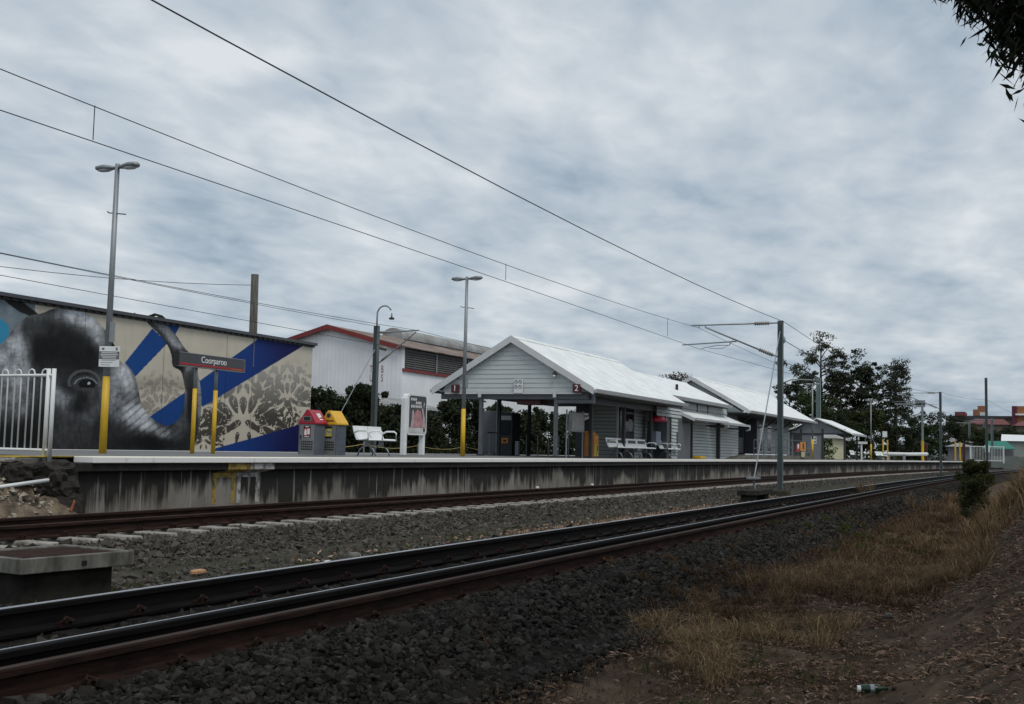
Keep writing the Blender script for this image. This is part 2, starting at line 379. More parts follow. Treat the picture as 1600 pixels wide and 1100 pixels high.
def leaves(P, L, Wd, tone, droop=0.0, rng=RNG):
    """diamond leaf faces at points P; L, Wd length and width"""
    n = len(P); d = rng.normal(size=(n, 3)); d[:, 2] = d[:, 2]*(1-droop)-droop*1.6
    d /= np.linalg.norm(d, axis=1)[:, None]+1e-9; w = np.cross(d, rng.normal(size=(n, 3))); w /= np.linalg.norm(w, axis=1)[:, None]+1e-9
    l = (L*(.6+.8*rng.random(n)))[:, None] if np.ndim(L) == 0 else L[:, None]
    ww = (Wd*(.6+.8*rng.random(n)))[:, None]
    V = np.stack([P-d*l*.5, P+w*ww*.5-d*l*.05, P+d*l*.5, P-w*ww*.5-d*l*.05], 1).reshape(-1, 3)
    F = np.arange(n*4).reshape(-1, 4); return V, F, np.repeat(tone, 4)
def clump_points(C, rad, n, rng=RNG, flat=.7):
    k = len(C); i = rng.integers(0, k, n); d = rng.normal(size=(n, 3)); d /= np.linalg.norm(d, axis=1)[:, None]
    r = rng.random(n)**(1/2.2); rr = np.asarray(rad)[i] if np.ndim(rad) else np.full(n, rad)
    d[:, 2] *= flat; return np.asarray(C)[i]+d*(r*rr)[:, None], i

# ================================================================ GROUND
def sheet(name, xs, ys, zf, m, follow=True, kd='structure'):
    X, Yp = np.meshgrid(xs, ys, indexing='ij'); Y = Yp+(off(X) if follow else 0); Z = zf(X, Y)
    V = np.stack([X, Y, Z], -1).reshape(-1, 3); a, b = len(xs), len(ys)
    i = np.arange(a*b).reshape(a, b); F = np.stack([i[:-1, :-1], i[1:, :-1], i[1:, 1:], i[:-1, 1:]], -1).reshape(-1, 4)
    o = add_np(name, V, F, m); kind(o, kd); o.data.polygons.foreach_set('use_smooth', [True]*len(o.data.polygons)); return o
xs = np.concatenate([[-300, -80, -30, -12], np.arange(-6, 2, .5), np.arange(2, 26, .09), np.arange(26, 60, .5), np.arange(60, 260, 5), np.arange(260, 900, 40), [1200, 2500]])
ysg = np.concatenate([[-400, -120, -60, -30, -14, -9], np.arange(-6, -.5, .25), np.arange(-.5, 3.2, .07), np.arange(3.2, 14, .25), [15, 18, 22, 30, 60, 150, 400, 1500]])
sheet('ground', xs, ysg, lambda x, y: gz(x, y)-.012, M_dirt)
xb = np.concatenate([np.arange(-8, 30, .25), np.arange(30, 240, 2)])
sheet('ballast_bed', xb, np.array([3.0, 3.3, 3.7, 3.95, 4.5, 5.3, 6.3, 6.7, 7.1, 7.45]), lambda x, y: gz(x, y)+.012, M_bed)
sheet('cess', xb, np.array([7.3, 8, 8.5, 9, 9.55]), lambda x, y: gz(x, y)+.004+.02*(fbm(x*1.1, y*1.1, 3, 8)-.4), M_cess)
sheet('ballast_bed', xb, np.array([9.4, 9.8, 10.1, 10.6, 11.7, 12.8, 13.45]), lambda x, y: gz(x, y)+.014, M_bed2)
sheet('ballast_bed', xb, np.array([22.4, 23, 24, 25.3, 26.2]), lambda x, y: gz(x, y)+.15-.15*np.clip((y-off(x)-25.3)/.9, 0, 1), M_bed2)

# stones on the ballast
def ico():
    t = (1+5**.5)/2; v = np.array([(-1, t, 0), (1, t, 0), (-1, -t, 0), (1, -t, 0), (0, -1, t), (0, 1, t), (0, -1, -t), (0, 1, -t), (t, 0, -1), (t, 0, 1), (-t, 0, -1), (-t, 0, 1)], float)
    v /= np.linalg.norm(v[0])
    f = np.array([(0, 11, 5), (0, 5, 1), (0, 1, 7), (0, 7, 10), (0, 10, 11), (1, 5, 9), (5, 11, 4), (11, 10, 2), (10, 7, 6), (7, 1, 8), (3, 9, 4), (3, 4, 2), (3, 2, 6), (3, 6, 8), (3, 8, 9), (4, 9, 5), (2, 4, 11), (6, 2, 10), (8, 6, 7), (9, 8, 1)])
    return v, f
OCT = (np.array([(1, 0, 0), (-1, 0, 0), (0, 1, 0), (0, -1, 0), (0, 0, 1), (0, 0, -1)], float), np.array([(0, 2, 4), (2, 1, 4), (1, 3, 4), (3, 0, 4), (2, 0, 5), (1, 2, 5), (3, 1, 5), (0, 3, 5)]))
def stones(name, P, size, m, base, tone=None):
    bv, bf = base; n = len(P); k = len(bv)
    j = bv[None]*(1+.20*RNG.normal(size=(n, k, 1))).clip(.6, 1.4)
    s = size*np.exp(RNG.normal(size=(n, 1, 1))*.36); sc = np.stack([1+.35*RNG.random(n), .75+.3*RNG.random(n), .5+.35*RNG.random(n)], -1)[:, None, :]
    j = j*s*sc
    q = RNG.normal(size=(n, 4)); q[:, 1:3] *= .45; q /= np.linalg.norm(q, axis=1)[:, None]; w, x, y, z = q.T
    Rm = np.stack([1-2*(y*y+z*z), 2*(x*y-z*w), 2*(x*z+y*w), 2*(x*y+z*w), 1-2*(x*x+z*z), 2*(y*z-x*w), 2*(x*z-y*w), 2*(y*z+x*w), 1-2*(x*x+y*y)], -1).reshape(n, 3, 3)
    V = np.einsum('nij,nkj->nki', Rm, j)+P[:, None, :]
    F = (bf[None]+(np.arange(n)*k)[:, None, None]).reshape(-1, 3)
    t = RNG.beta(2, 3.2, n) if tone is None else tone
    return add_np(name, V.reshape(-1, 3), F, m, tone=np.repeat(t, k))
def scatter(n, x0, x1, y0, y1, pw=1.0, zo=0.0, nearest=None):
    u = RNG.random(n); x = x0+(x1-x0)*u**pw; yp = y0+(y1-y0)*RNG.random(n); y = yp+off(x)
    return np.stack([x, y, gz(x, y)+zo+RNG.normal(size=n)*.012], -1)
ICO = ico()
near = scatter(46000, 3.2, 19, 2.75, 4.22, 1.35, .010)
ragged = (near[:, 1] > 2.95+.35*(fbm(near[:, 0]*1.2, near[:, 0]*0+2, 3, 2)-.5)) | (RNG.random(len(near)) < .12)
kind(tag(stones('ballast_stones', near[ragged], .0195, M_stone, ICO), 'dark crushed ballast stones on the shoulder below the near rail', 'ballast'), 'stuff')
mid = np.concatenate([scatter(15000, 19, 62, 3.0, 4.2, 1.4, .01), scatter(9000, 3, 30, 4.75, 5.70, 1.3, -.012), scatter(9000, 4, 34, 5.9, 7.6, 1.3, .02)])
kind(tag(stones('ballast_stones', mid, .030, M_stone, OCT), 'dark ballast between and beside the rails of the three rail track', 'ballast'), 'stuff')
fz = np.concatenate([scatter(26000, 7, 44, 9.3, 10.95, 1.35, .018), scatter(5000, 7, 30, 11.3, 12.2, 1.3, .02), scatter(9000, 6, 40, 7.4, 9.5, 1.3, .0), scatter(9000, 44, 120, 9.3, 10.9, 1.2, .02)])
kind(tag(stones('ballast_stones', fz, .032, M_stone2, OCT), 'lighter grey ballast along the platform track', 'ballast'), 'stuff')

# ================================================================ TRACKS
def rail_profile(y):
    return [(y-.073, -.170), (y+.073, -.170), (y+.073, -.155), (y+.012, -.132), (y+.0085, -.05), (y+.036, -.038), (y+.036, -.008), (y+.028, -.001),
            (y-.028, -.001), (y-.036, -.008), (y-.036, -.038), (y-.0085, -.05), (y-.012, -.132), (y-.073, -.155)]
RX = np.concatenate([np.arange(-10, 36, 4.6), np.arange(40, 300, 6)])
def sweep(poly, zadd=0):
    V = []; F = []; k = len(poly)
    for x in RX:
        o = float(off(x)); V += [(x, a+o, b+zadd) for a, b in poly]
    for j in range(len(RX)-1):
        for q in range(k):
            a, b = j*k+q, j*k+(q+1) % k; F.append((a, a+k, b+k, b))
    F.append(tuple(range(k))); return V, F
def rail(parent, y, mbody, mhead, label=None, zadd=0, a=-.029, c=.029):
    V, F = sweep(rail_profile(y), zadd); o = add_mesh('rail', V, F, mbody, parent)
    V, F = sweep([(y+a, 0.0015), (y+c, 0.0015), (y+c, -.0005), (y+a, -.0005)], zadd); add_mesh('running_surface', V, F, mhead, o)
    if label: o['label'] = label
    return o
T1 = thing('railway_track', 'near three rail track on dark ballast running past in the foreground', 'railway track', (0, 5.0, 0))
rail(T1, 5.803, M_raildark, M_railhead, 'far rail with a bright worn top')
rail(T1, 4.666, M_raildark, M_railhead, 'middle rail with a bright worn edge', a=.006, c=.026)
rail(T1, 4.298, M_rail, M_railhead2, 'rusty brown outer rail nearest the camera')
T2 = thing('railway_track', 'rusty two rail track on concrete sleepers beside the platform', 'railway track', (0, 11.7, 0))
rail(T2, 11.153, M_rail, M_railhead2); rail(T2, 12.290, M_rail, M_railhead2)
T3 = thing('railway_track', 'track hidden behind the platform below the elephant mural', 'railway track', (0, 24.2, 0))
rail(T3, 23.65, M_rail, M_railhead2, zadd=.15); rail(T3, 24.79, M_rail, M_railhead2, zadd=.15)
def instances(name, mesh_ob, xs_, parent, dy=0.0):
    """the first is mesh_ob itself, the rest are copies sharing its mesh; mesh built at x=0"""
    for i, x in enumerate(xs_):
        o = mesh_ob if i == 0 else mesh_ob.copy()
        if i: COL.objects.link(o); o.parent = parent
        o.location = (x, float(off(x))+dy, 0)
SP = .663
def sleeper(parent, yc, half, m, top=-.172):
    b = MB(); b.hexa([(-.13, yc-half, top-.2), (.13, yc-half, top-.2), (.13, yc+half, top-.2), (-.13, yc+half, top-.2)],
                     [(-.10, yc-half+.03, top), (.10, yc-half+.03, top), (.10, yc+half-.03, top), (-.10, yc+half-.03, top)])
    return b.build('sleeper', m, parent, bevel=.012)
instances('sleeper', sleeper(T1, 5.08, 1.25, M_sleeperd, -.183), np.arange(3.0, 60, SP), T1)
instances('sleeper', sleeper(T2, 11.72, 1.24, M_sleeper), np.arange(6.2, 120, SP), T2)
def clip(parent, y, side, m, z=-.165):
    b = MB(); b.box(-.05, .05, y+side*.055-.03, y+side*.055+.03, z, z+.03)
    b.tube([(-.045, y+side*.06, z+.015), (-.03, y+side*.10, z+.055), (.0, y+side*.075, z+.065), (.03, y+side*.11, z+.045), (.045, y+side*.06, z+.02)], .011, 6)
    return b.build('rail_clip', m, parent)
cx = np.arange(3.0, 42, SP)
for y, s_ in ((4.298, -1), (4.666, 1), (5.803, -1)): instances('rail_clip', clip(T1, y, s_, M_rail), cx, T1)
instances('rail_clip', clip(T2, 11.153, -1, M_rail), np.arange(6.2, 30, SP), T2)

# ================================================================ PLATFORM
PZ = .782
PE = 13.22; PB = 22.55
px_ = np.concatenate([np.arange(13.0, 36, 3), np.arange(36, 171, 5)])
plat = sheet('platform', px_, np.array([PE+.42, PE+.75, 17, PB-.3]), lambda x, y: x*0+PZ, M_asphalt)
WLOC[plat.name] = Vector((0, 0, 0))
def strip(name, y0, y1, z0, z1, m, x0, x1, step, parent, gap=.006, jit=0):
    x = x0; i = 0
    while x < x1-.01:
        e = min(x+step, x1); o0, o1 = float(off(x)), float(off(e)); b = MB(); j = random.uniform(-jit, jit)
        b.hexa([(x, y0+o0+j, z0), (e-gap, y0+o1+j, z0), (e-gap, y1+o1, z0), (x, y1+o0, z0)], [(x, y0+o0+j, z1), (e-gap, y0+o1+j, z1), (e-gap, y1+o1, z1), (x, y1+o0, z1)])
        b.build(name, m, parent, bevel=.01 if x < 60 else 0); x = e; i += 1
strip('coping_slab', PE, PE+.42, PZ-.095, PZ+.002, M_white, 13.45, 168, 1.83, plat, jit=.006)
strip('yellow_line', PE+.44, PE+.58, PZ-.02, PZ+.004, M_yellowline, 11.6, 168, 12.0, plat, gap=.0)
strip('corbel', PE+.05, PE+.4, PZ-.225, PZ-.095, M_mould, 13.2, 168, 6.1, plat)
strip('wall_panel', PE+.17, PE+.42, -.38, PZ-.225, M_wall, 13.25, 168, 3.05, plat)
strip('back_coping', PB-.3, PB, PZ-.1, PZ+.003, M_white, 12.2, 168, 6.1, plat)
strip('back_wall', PB-.28, PB-.1, -.4, PZ-.1, M_mould, 12.2, 168, 30, plat)
# painted outlines on the wall
for m, x0, x1, tx in ((mat('faded_yellow', (.34, .24, .05), .9, col2=(.09, .07, .035), scale=7, lo=.36, hi=.55), 16.48, 17.12, .28), (mat('faded_white', (.42, .41, .39), .9, col2=(.10, .095, .09), scale=7, lo=.38, hi=.56), 17.17, 17.84, .26)):
    b = MB(); y = PE+.17
    b.box(x0, x0+.11, y-.004, y-.0005, -.05, .42).box(x1-.11, x1, y-.004, y-.0005, -.05, .42).box(x0, x1+.02, y-.004, y-.0005, .42, .50)
    b.quad((x0+.02, PE+.165, .50), (x1+.04, PE+.165, .50), (x1+tx, PE+.047, .56), (x0+tx, PE+.047, .56))
    b.box(x0+tx, x1+tx+.03, PE+.044, PE+.0495, .565, .68)
    b.build('painted_mark', m, plat)
# platform end: ramp slab, broken masonry and dirt
kind(MB().hexa([(9.5, 15.2, -.4), (13.1, 13.9, -.4), (13.1, 22.2, -.4), (9.5, 22.2, -.4)], [(9.5, 15.2, .55), (13.1, 13.8, PZ-.03), (13.1, 22.2, PZ-.03), (9.5, 22.2, .55)]).build('platform_ramp', M_asphalt), 'structure')
def mound():
    x = np.arange(8.2, 13.5, .07); y = np.arange(13.0, 16.4, .07); X, Y = np.meshgrid(x, y, indexing='ij')
    h = .98*np.clip((Y-13.05)/1.0, 0, 1)**.8*np.clip((13.5-X)/.5, 0, 1)*np.clip((X-8.2)/.8, 0, 1)
    Z = -.28+h+(fbm(X*2, Y*2, 4, 21)-.45)*.35*np.clip(h*3, 0, 1)+(fbm(X*9, Y*9, 3, 22)-.45)*.12
    V = np.stack([X, Y, Z], -1).reshape(-1, 3); i = np.arange(X.size).reshape(X.shape); F = np.stack([i[:-1, :-1], i[1:, :-1], i[1:, 1:], i[:-1, 1:]], -1).reshape(-1, 4)
    kind(add_np('dirt_mound', V, F, M_mound), 'structure')
    n = 1500; p = RNG.random((n, 2))*[4.8, 1.6]+[8.4, 13.1]; zi = -.28+.98*np.clip((p[:, 1]-13.05)/1.0, 0, 1)**.8*np.clip((13.5-p[:, 0])/.5, 0, 1)*np.clip((p[:, 0]-8.2)/.8, 0, 1)
    st = stones('rubble_stones', np.stack([p[:, 0], p[:, 1], zi+.01], -1), .03, M_rock, OCT); kind(tag(st, 'small stones and clods on the dirt mound at the platform end', 'stones'), 'stuff')
mound()
def boulder(name, c, r, m, label, cat='masonry', group=None, seed=0, jag=.25):
    rng = np.random.default_rng(seed); v, f = ICO; V = list(map(tuple, v)); F = [tuple(q) for q in f]
    for _ in range(3 if max(r) > .2 else 2):
        cache = {}; nf = []
        def midp(a, b):
            k = (min(a, b), max(a, b))
            if k not in cache:
                q = np.array(V[a])+np.array(V[b]); V.append(tuple(q/np.linalg.norm(q))); cache[k] = len(V)-1
            return cache[k]
        for a, b, c3 in F:
            x, y, z = midp(a, b), midp(b, c3), midp(c3, a); nf += [(a, x, z), (b, y, x), (c3, z, y), (x, y, z)]
        F = nf
    A = np.array(V); A = np.sign(A)*np.abs(A)**.62
    A *= 1+jag*1.5*(fbm(A[:, :1]*2.6+seed*3.1+A[:, 2:]*1.7, A[:, 1:2]*2.6+A[:, 2:]*2.2+7, 4, seed)-.46)+.05*(rng.random((len(A), 1))-.5); A *= np.array(r); A += np.array(c)
    return tag(add_mesh(name, A, F, m, origin=c), label, cat, group)
boulder('broken_masonry', (13.0, 13.55, .42), (.34, .28, .30), M_rubble, 'dark crumbling masonry block at the broken end of the platform', seed=1, jag=.45)
boulder('broken_masonry', (12.45, 13.75, .52), (.24, .2, .17), M_rubble, 'dark lump of broken masonry below the white fence', seed=2, jag=.4)
boulder('broken_masonry', (13.1, 13.45, -.05), (.30, .20, .34), M_rubble, 'dark broken footing at the foot of the platform end', seed=3, jag=.3)
tag(MB().tube([(11.0, 13.35, .27), (12.6, 13.25, .44)], .028, 8).build('pipe', M_whitep, origin=(11, 13.35, .27), smooth=True), 'white plastic pipe lying on the dirt mound at the platform end', 'pipe')
tag(MB().hexa([(10.95, 13.5, .35), (11.0, 13.4, .35), (11.75, 13.42, .44), (11.72, 13.5, .44)], [(10.95, 13.5, .38), (11.0, 13.4, .38), (11.75, 13.42, .47), (11.72, 13.5, .47)]).build('board', M_whitep, origin=(11, 13.4, .36)), 'short pale board lying beside the white pipe', 'board')
tag(MB().tube([(13.02, 13.2, -.02), (13.04, 13.16, .12), (13.05, 13.18, .14)], [.022, .014, .004], 6).build('marker_cone', mat('marker_orange', (.40, .12, .05), .8), origin=(13, 13.2, 0)), 'small orange marker against the platform wall end', 'marker')

def loop_fence(name, label, x, ys_, z0, h, m, along='y', group=None, sp=.14, x0=None):
    t = thing(name, label, 'fence', (x, ys_[0], z0), group); y0, y1 = ys_
    P = (lambda a, z: (x, a, z)) if along == 'y' else (lambda a, z: (a, x+float(off(a))-float(off(y0)), z))
    MB().tube([P(y0, z0+.12), P(y1, z0+.12)], .022).build('bottom_rail', m, t, smooth=True)
    MB().tube([P(y0, z0+h-.10), P(y1, z0+h-.10)], .022).build('top_rail', m, t, smooth=True)
    a = y0+.12; n = 0; src = None
    while a+sp < y1:
        r = sp*.5
        pts = [P(a, z0+.12), P(a, z0+h-.06)]+[P(a+r*.9*(1-math.cos(k*math.pi/4)), z0+h-.06+r*.8*math.sin(k*math.pi/4)) for k in range(1, 4)]+[P(a+2*r*.9, z0+h-.06), P(a+2*r*.9, z0+.12)]
        MB().tube(pts, .0125, 6).build('picket_loop', m, t, smooth=True); a += sp*2
    for q in (y0, y0+.11, y1): MB().tube([P(q, z0-.05), P(q, z0+h)], .032, 10).build('post', m, t, smooth=True)
    return t
loop_fence('loop_fence', 'white loop topped fence across the left end of the platform', 12.93, (13.6, 18.0), PZ-.03, 1.36, M_whitep)

# ================================================================ FOREGROUND THINGS BETWEEN THE TRACKS
def pit():
    t = thing('cable_pit', 'low concrete cable pit with overhanging rim and rusty cover between tracks', 'cable pit', (7.6, 8.3, -.45))
    c = Vector((7.37, 8.01)); ex = Vector((.992, -.123)); ey = Vector((.11, .99)); W, D = 1.22, 1.0   # set skew to the line
    def q(u, v, z): p = c+ex*u+ey*v; return (p.x, p.y, z)
    def slab(u0, u1, v0, v1, z0, z1): return MB().hexa([q(u0, v0, z0), q(u1, v0, z0), q(u1, v1, z0), q(u0, v1, z0)], [q(u0, v0, z1), q(u1, v0, z1), q(u1, v1, z1), q(u0, v1, z1)])
    u0 = 0.0
    b = MB()
    for a in ((u0, W, 0, .07), (u0, W, D-.07, D), (u0, u0+.07, .07, D-.07), (W-.07, W, .07, D-.07)):
        s = slab(a[0], a[1], a[2], a[3], -.135, 0); n = len(b.v); b.v += s.v; b.f += [tuple(i+n for i in f) for f in s.f]
    b.build('rim', M_conc, t, bevel=.008)
    slab(u0+.07, W-.07, .07, D-.07, -.06, -.018).build('cover', M_rustplate, t)
    slab(.62, .68, -.003, .004, -.10, -.055).build('lifting_slot', M_black, t)
    slab(u0+.12, W-.15, .12, D-.12, -.5, -.135).build('base', M_concdk, t, bevel=.01)
pit()
boulder('brick', (10.35, 8.55, -.40), (.11, .05, .03), M_terra, 'orange broken brick on the ballast between the tracks', 'brick', seed=5, jag=.1)
boulder('rock', (8.55, 7.55, -.40), (.09, .07, .05), M_rock, 'pale rock beside the bright rail near the cable pit', 'rock', seed=6)
boulder('rock', (13.1, 8.25, -.42), (.08, .06, .06), M_conc, 'grey white rock on the ground left of the weeds', 'rock', seed=8)
boulder('plastic_scrap', (12.4, 8.2, -.42), (.06, .02, .012), M_whitep, 'scrap of white litter beside the grey rock', 'litter', seed=9)
boulder('plastic_scrap', (6.85, 7.3, -.38), (.09, .03, .015), mat('scrap_pale_green', (.35, .36, .20), .7), 'pale green scrap lying left of the cable pit', 'litter', seed=10)
boulder('plastic_scrap', (9.6, 8.6, -.42), (.035, .025, .015), mat('scrap_pink', (.45, .16, .15), .6), 'small pink scrap between cable pit and orange brick', 'litter', seed=12)
for i, (x, y, s) in enumerate(((28.5, 12.27, .05), (32.7, 12.28, .05))):
    boulder('pebble', (x, y-.02, .03), (.06, .04, .03), M_whitep, ('white pebble on the far rusty rail', 'second white pebble on the rusty rail, nearer the mast')[i], 'pebble', seed=20+i)
# drain head with stay anchor left of the near mast
t = thing('stay_anchor', 'low dark concrete stay anchor block left of the near mast', 'anchor block', (36.6, 8.2, -.45))
MB().box(35.4, 37.8, 7.9, 8.5, -.22, -.06).build('slab', M_concdk, t, bevel=.02); MB().box(37.2, 37.7, 8.0, 8.4, -.5, -.22).build('pedestal', M_concdk, t)
MB().box(35.5, 36.0, 8.0, 8.4, -.5, -.22).build('pedestal', M_concdk, t)
for dx in (-.10, .12): MB().tube([(36.6, 8.2, -.06), (36.6+dx, 8.25, .22)], .025, 6).build('rod', M_galv, t)

# ================================================================ OVERHEAD LINE
def hbeam(p0, p1, w, d, m, name, parent, label=None, fl=.02):
    x, y = p0[0], p0[1]; z0, z1 = p0[2], p1[2]; b = MB()
    b.box(x-w/2, x+w/2, y-d/2, y-d/2+fl, z0, z1).box(x-w/2, x+w/2, y+d/2-fl, y+d/2, z0, z1).box(x-.012, x+.012, y-d/2+fl, y+d/2-fl, z0, z1)
    return b.build(name, m, parent)
def insulator(parent, a, b_, r=.085, n=7):
    a, b_ = Vector(a), Vector(b_); m = MB(); m.tube([a, b_], .05, 8)
    for i in range(n):
        p = a.lerp(b_, (i+.5)/n); d = (b_-a).normalized()*.02; m.tube([p-d, p, p+d], [r*.55, r, r*.55], 10)
    return m.build('insulator', M_insul, parent, smooth=True)
MX, MY = 42.6, 8.62
def mast(x, y, ztop, label, toward, m=M_mast, base=-.3, arm=True, w=.19, cat='mast', group='overhead line masts'):
    t = thing('overhead_line_mast', label, cat, (x, y, base), group)
    hbeam((x, y, base), (x, y, ztop), w, w, m, 'column', t)
    MB().box(x-.32, x+.36, y-.30, y+.30, base-.25, base+.08).build('footing', M_cess, t, bevel=.06)
    if arm:
        s = toward; top = ztop-.08; yo = y+s*w/2
        MB().tube([(x, yo, top), (x, y+s*.55, top)], .028).build('bracket', M_galv, t)
        insulator(t, (x, y+s*.42, top), (x, y+s*.98, top-.005))
        MB().tube([(x, y+s*.95, top), (x, y+s*3.4, top-.02)], .028, 8).build('top_tube', M_galv, t, smooth=True)
        insulator(t, (x, y+s*.28, top-1.2), (x, y+s*.80, top-.98))
        MB().tube([(x, yo, top-1.27), (x, y+s*.3, top-1.19)], .03).build('bracket', M_galv, t)
        MB().tube([(x, y+s*.78, top-.99), (x, y+s*2.85, top-.10), (x, y+s*2.87, top-.01)], .032, 8).build('cantilever_strut', M_galv, t, smooth=True)
        MB().tube([(x, y+s*1.62, top-.60), (x, y+s*1.66, top-.66), (x, y+s*3.75, top-.76)], .024, 8).build('registration_tube', M_galv, t, smooth=True)
        MB().tube([(x, y+s*1.9, top-.66), (x, y+s*1.9, top-.80), (x, y+s*2.4, top-.80), (x, y+s*3.0, top-.91)], .014, 6).build('steady_arm', M_galv, t)
        MB().tube([(x, y+s*3.10, top-.02), (x, y+s*3.10, top-.12)], .018, 6).build('hanger', M_galv, t)
    return t
m1 = mast(MX, MY, 6.02, 'dark green steel mast with cantilever arm nearest the camera', 1)
MB().ell((MX+.20, MY-.05, 5.33), (.10, .10, .15)).build('pulley', mat('pale_green_cap', (.22, .33, .31), .4), m1, smooth=True)
tag(MB().tube([(36.62, 8.25, .22), (MX-.1, MY, 5.6)], .02, 6).build('stay_wire', M_galv, origin=(36.6, 8.2, .2)), 'slanting stay wire from the anchor block up to the near mast', 'stay wire')
tag(MB().box(36.35, 36.95, 8.1, 8.42, .27, .33).build('stay_plate', M_galv, origin=(36.6, 8.2, .3)), 'small flat plate clamped low on the stay wire', 'plate')
X2 = 99.0; Y2 = 8.6+float(off(X2)); m2 = mast(X2, Y2, 6.45, 'grey steel mast with thin arm farther along near the platform end', 1)
X3 = 116.0; Y3 = 4.33
m3 = mast(X3, Y3, 8.7, 'tall plain steel mast standing right of the track beyond the bush', -1, arm=False, w=.24)
def wire(name, pts, label, r=.011, sag=0.0, cat='wire', group=None):
    P = []
    for (a, b), sg in zip(zip(pts[:-1], pts[1:]), sag if isinstance(sag, (list, tuple)) else [sag]*(len(pts)-1)):
        for k in range(14):
            u = k/14; P.append(tuple(Vector(a).lerp(Vector(b), u)-Vector((0, 0, 4*sg*u*(1-u)))))
    P.append(pts[-1]); return tag(MB().tube(P, r, 6).build(name, M_wire, origin=pts[0], smooth=True), label, cat, group)
armtop = 5.94; XP = -14.0
con_y = MY+3.0; mes_y = MY+3.1
wire('contact_wire', [(XP, 11.72, 5.04), (MX, con_y+.12, 5.03), (X2, Y2+3.0, 5.45), (165, 6.6, 5.6)], 'contact wire, lower of the paired wires over the platform track', .007, [-.09, 0, 0])
wire('messenger_wire', [(XP, 11.72, 6.55), (MX, mes_y, 5.82), (X2, Y2+3.1, 6.3), (165, 6.6, 6.5)], 'messenger wire, upper of the paired wires over the platform track', .007, [.62, .7, .5])
wire('feeder_wire', [(XP, 8.5, 6.55), (MX, MY-.12, 5.98), (X2, Y2-.12, 6.42), (X3, Y3, 6.7), (190, -1, 7.2)], 'thick feeder wire sweeping down across the sky to the mast tops', .0095, [.62, .75, .2, .6])
wire('earth_wire', [(MX+.2, MY-.1, 5.3), (X2, Y2-.12, 5.4)], 'wire running right from the pale pulley on the near mast', .012, [.65])
for x, a, b in ((11.55, 5.14, 5.58), (24.9, 5.15, 5.62), (38.3, 5.09, 5.77)): pass
def dropper(x, group='droppers over the platform track', lab=''):
    u = (x-XP)/(MX-XP); zc = 5.04+(5.03-5.04)*u+4*.09*u*(1-u); zm = 6.55+(5.82-6.55)*u-4*.62*u*(1-u); y = 11.72+(con_y-11.72)*u
    tag(MB().tube([(x, y, zc), (x, y, zm)], .007, 5).build('dropper_wire', M_wire, origin=(x, y, zc)), lab, 'wire', group)
dropper(11.55, lab='short vertical dropper wire above the left lamp post'); dropper(24.9, lab='short vertical dropper wire near the second lamp post'); dropper(38.2, lab='short vertical dropper wire left of the near mast arm')
tag(MB().tube([(MX, MY+1.75, 5.38), (MX+.25, MY+1.95, 5.2), (MX+.35, MY+2.3, 5.05), (MX+.15, MY+2.75, 5.03)], .009, 5).build('jumper_wire', M_wire, origin=(MX, MY+1.8, 5.3)), 'curved jumper wire hanging below the near mast arm', 'wire')
# far side mast with gooseneck lamp, and the wires of the hidden track
fm = thing('lamp_mast', 'dark mast with swan neck lamp and cantilever behind the platform bench', 'mast', (42.5, 26.0, -.4))
hbeam((42.5, 26, -.4), (42.5, 26, 6.25), .20, .20, M_mast, 'column', fm)
MB().tube([(42.5, 26, 6.1), (42.5, 26, 6.75)]+[(42.5, 26-.36*(1-math.cos(a)), 6.75+.36*math.sin(a)) for a in np.linspace(.3, math.pi*.85, 8)], .035, 8).build('swan_neck', M_galv, fm, smooth=True)
MB().tube([(42.5, 25.27, 6.78), (42.5, 25.27, 6.62), (42.5, 25.27, 6.55), (42.5, 25.27, 6.50)], [.02, .03, .13, .10], 12).build('lamp_bell', M_dkgrey, fm, smooth=True)
MB().tube([(42.5, 25.86, 5.95), (42.5, 23.9, 6.0)], .03, 8).build('top_tube', M_galv, fm); insulator(fm, (42.5, 25.84, 5.95), (42.5, 25.3, 5.96), .06)
MB().tube([(42.5, 25.85, 4.62), (42.5, 24.05, 5.93)], .03, 8).build('cantilever_strut', M_galv, fm); insulator(fm, (42.5, 25.72, 4.72), (42.5, 25.25, 5.05), .06)
insulator(fm, (42.7, 26, 5.35), (43.2, 25.9, 5.3), .11, 4)
wire('messenger_wire', [(-12, 24.2, 6.6), (42.5, 24.0, 6.0), (100, 21, 6.0)], 'messenger wire over the hidden track in front of the mural roofline', .009, [.5, .5])
wire('messenger_wire', [(-12, 25.6, 6.75), (42.5, 25.9, 6.2)], 'upper wire running to the top of the swan neck lamp mast', .009, [.35])
wire('contact_wire', [(-12, 24.2, 5.35), (42.5, 24.1, 5.1), (100, 21, 5.2)], 'contact wire over the hidden track crossing above the mural', .009, [0, .1])
for x in (31.5,): tag(MB().tube([(x, 24.15, 5.15), (x, 24.15, 5.75)], .007, 5).build('dropper_wire', M_wire, origin=(x, 24, 5.2)), 'thin dropper wire above the mural roofline', 'wire')
tag(MB().tube([(42.4, 26, 5.2), (39.6, 27.1, .2)], .018, 6).build('stay_wire', M_galv, origin=(39.6, 27.1, .2)), 'slanting stay wire behind the yellow bin up to the swan neck mast', 'stay wire')
tp = tag(MB().tube([(40.45, 31, -.4), (40.45, 31, 5), (40.40, 31, 8.4)], [.19, .18, .165], 14).build('timber_pole', M_timber, origin=(40.45, 31, -.4), smooth=True), 'weathered grey timber pole rising behind the mural wall', 'pole')
wire('service_wire', [(10, 32, 6.9), (40.2, 31, 7.9)], 'thin service wire running left from the timber pole', .012, [.75])

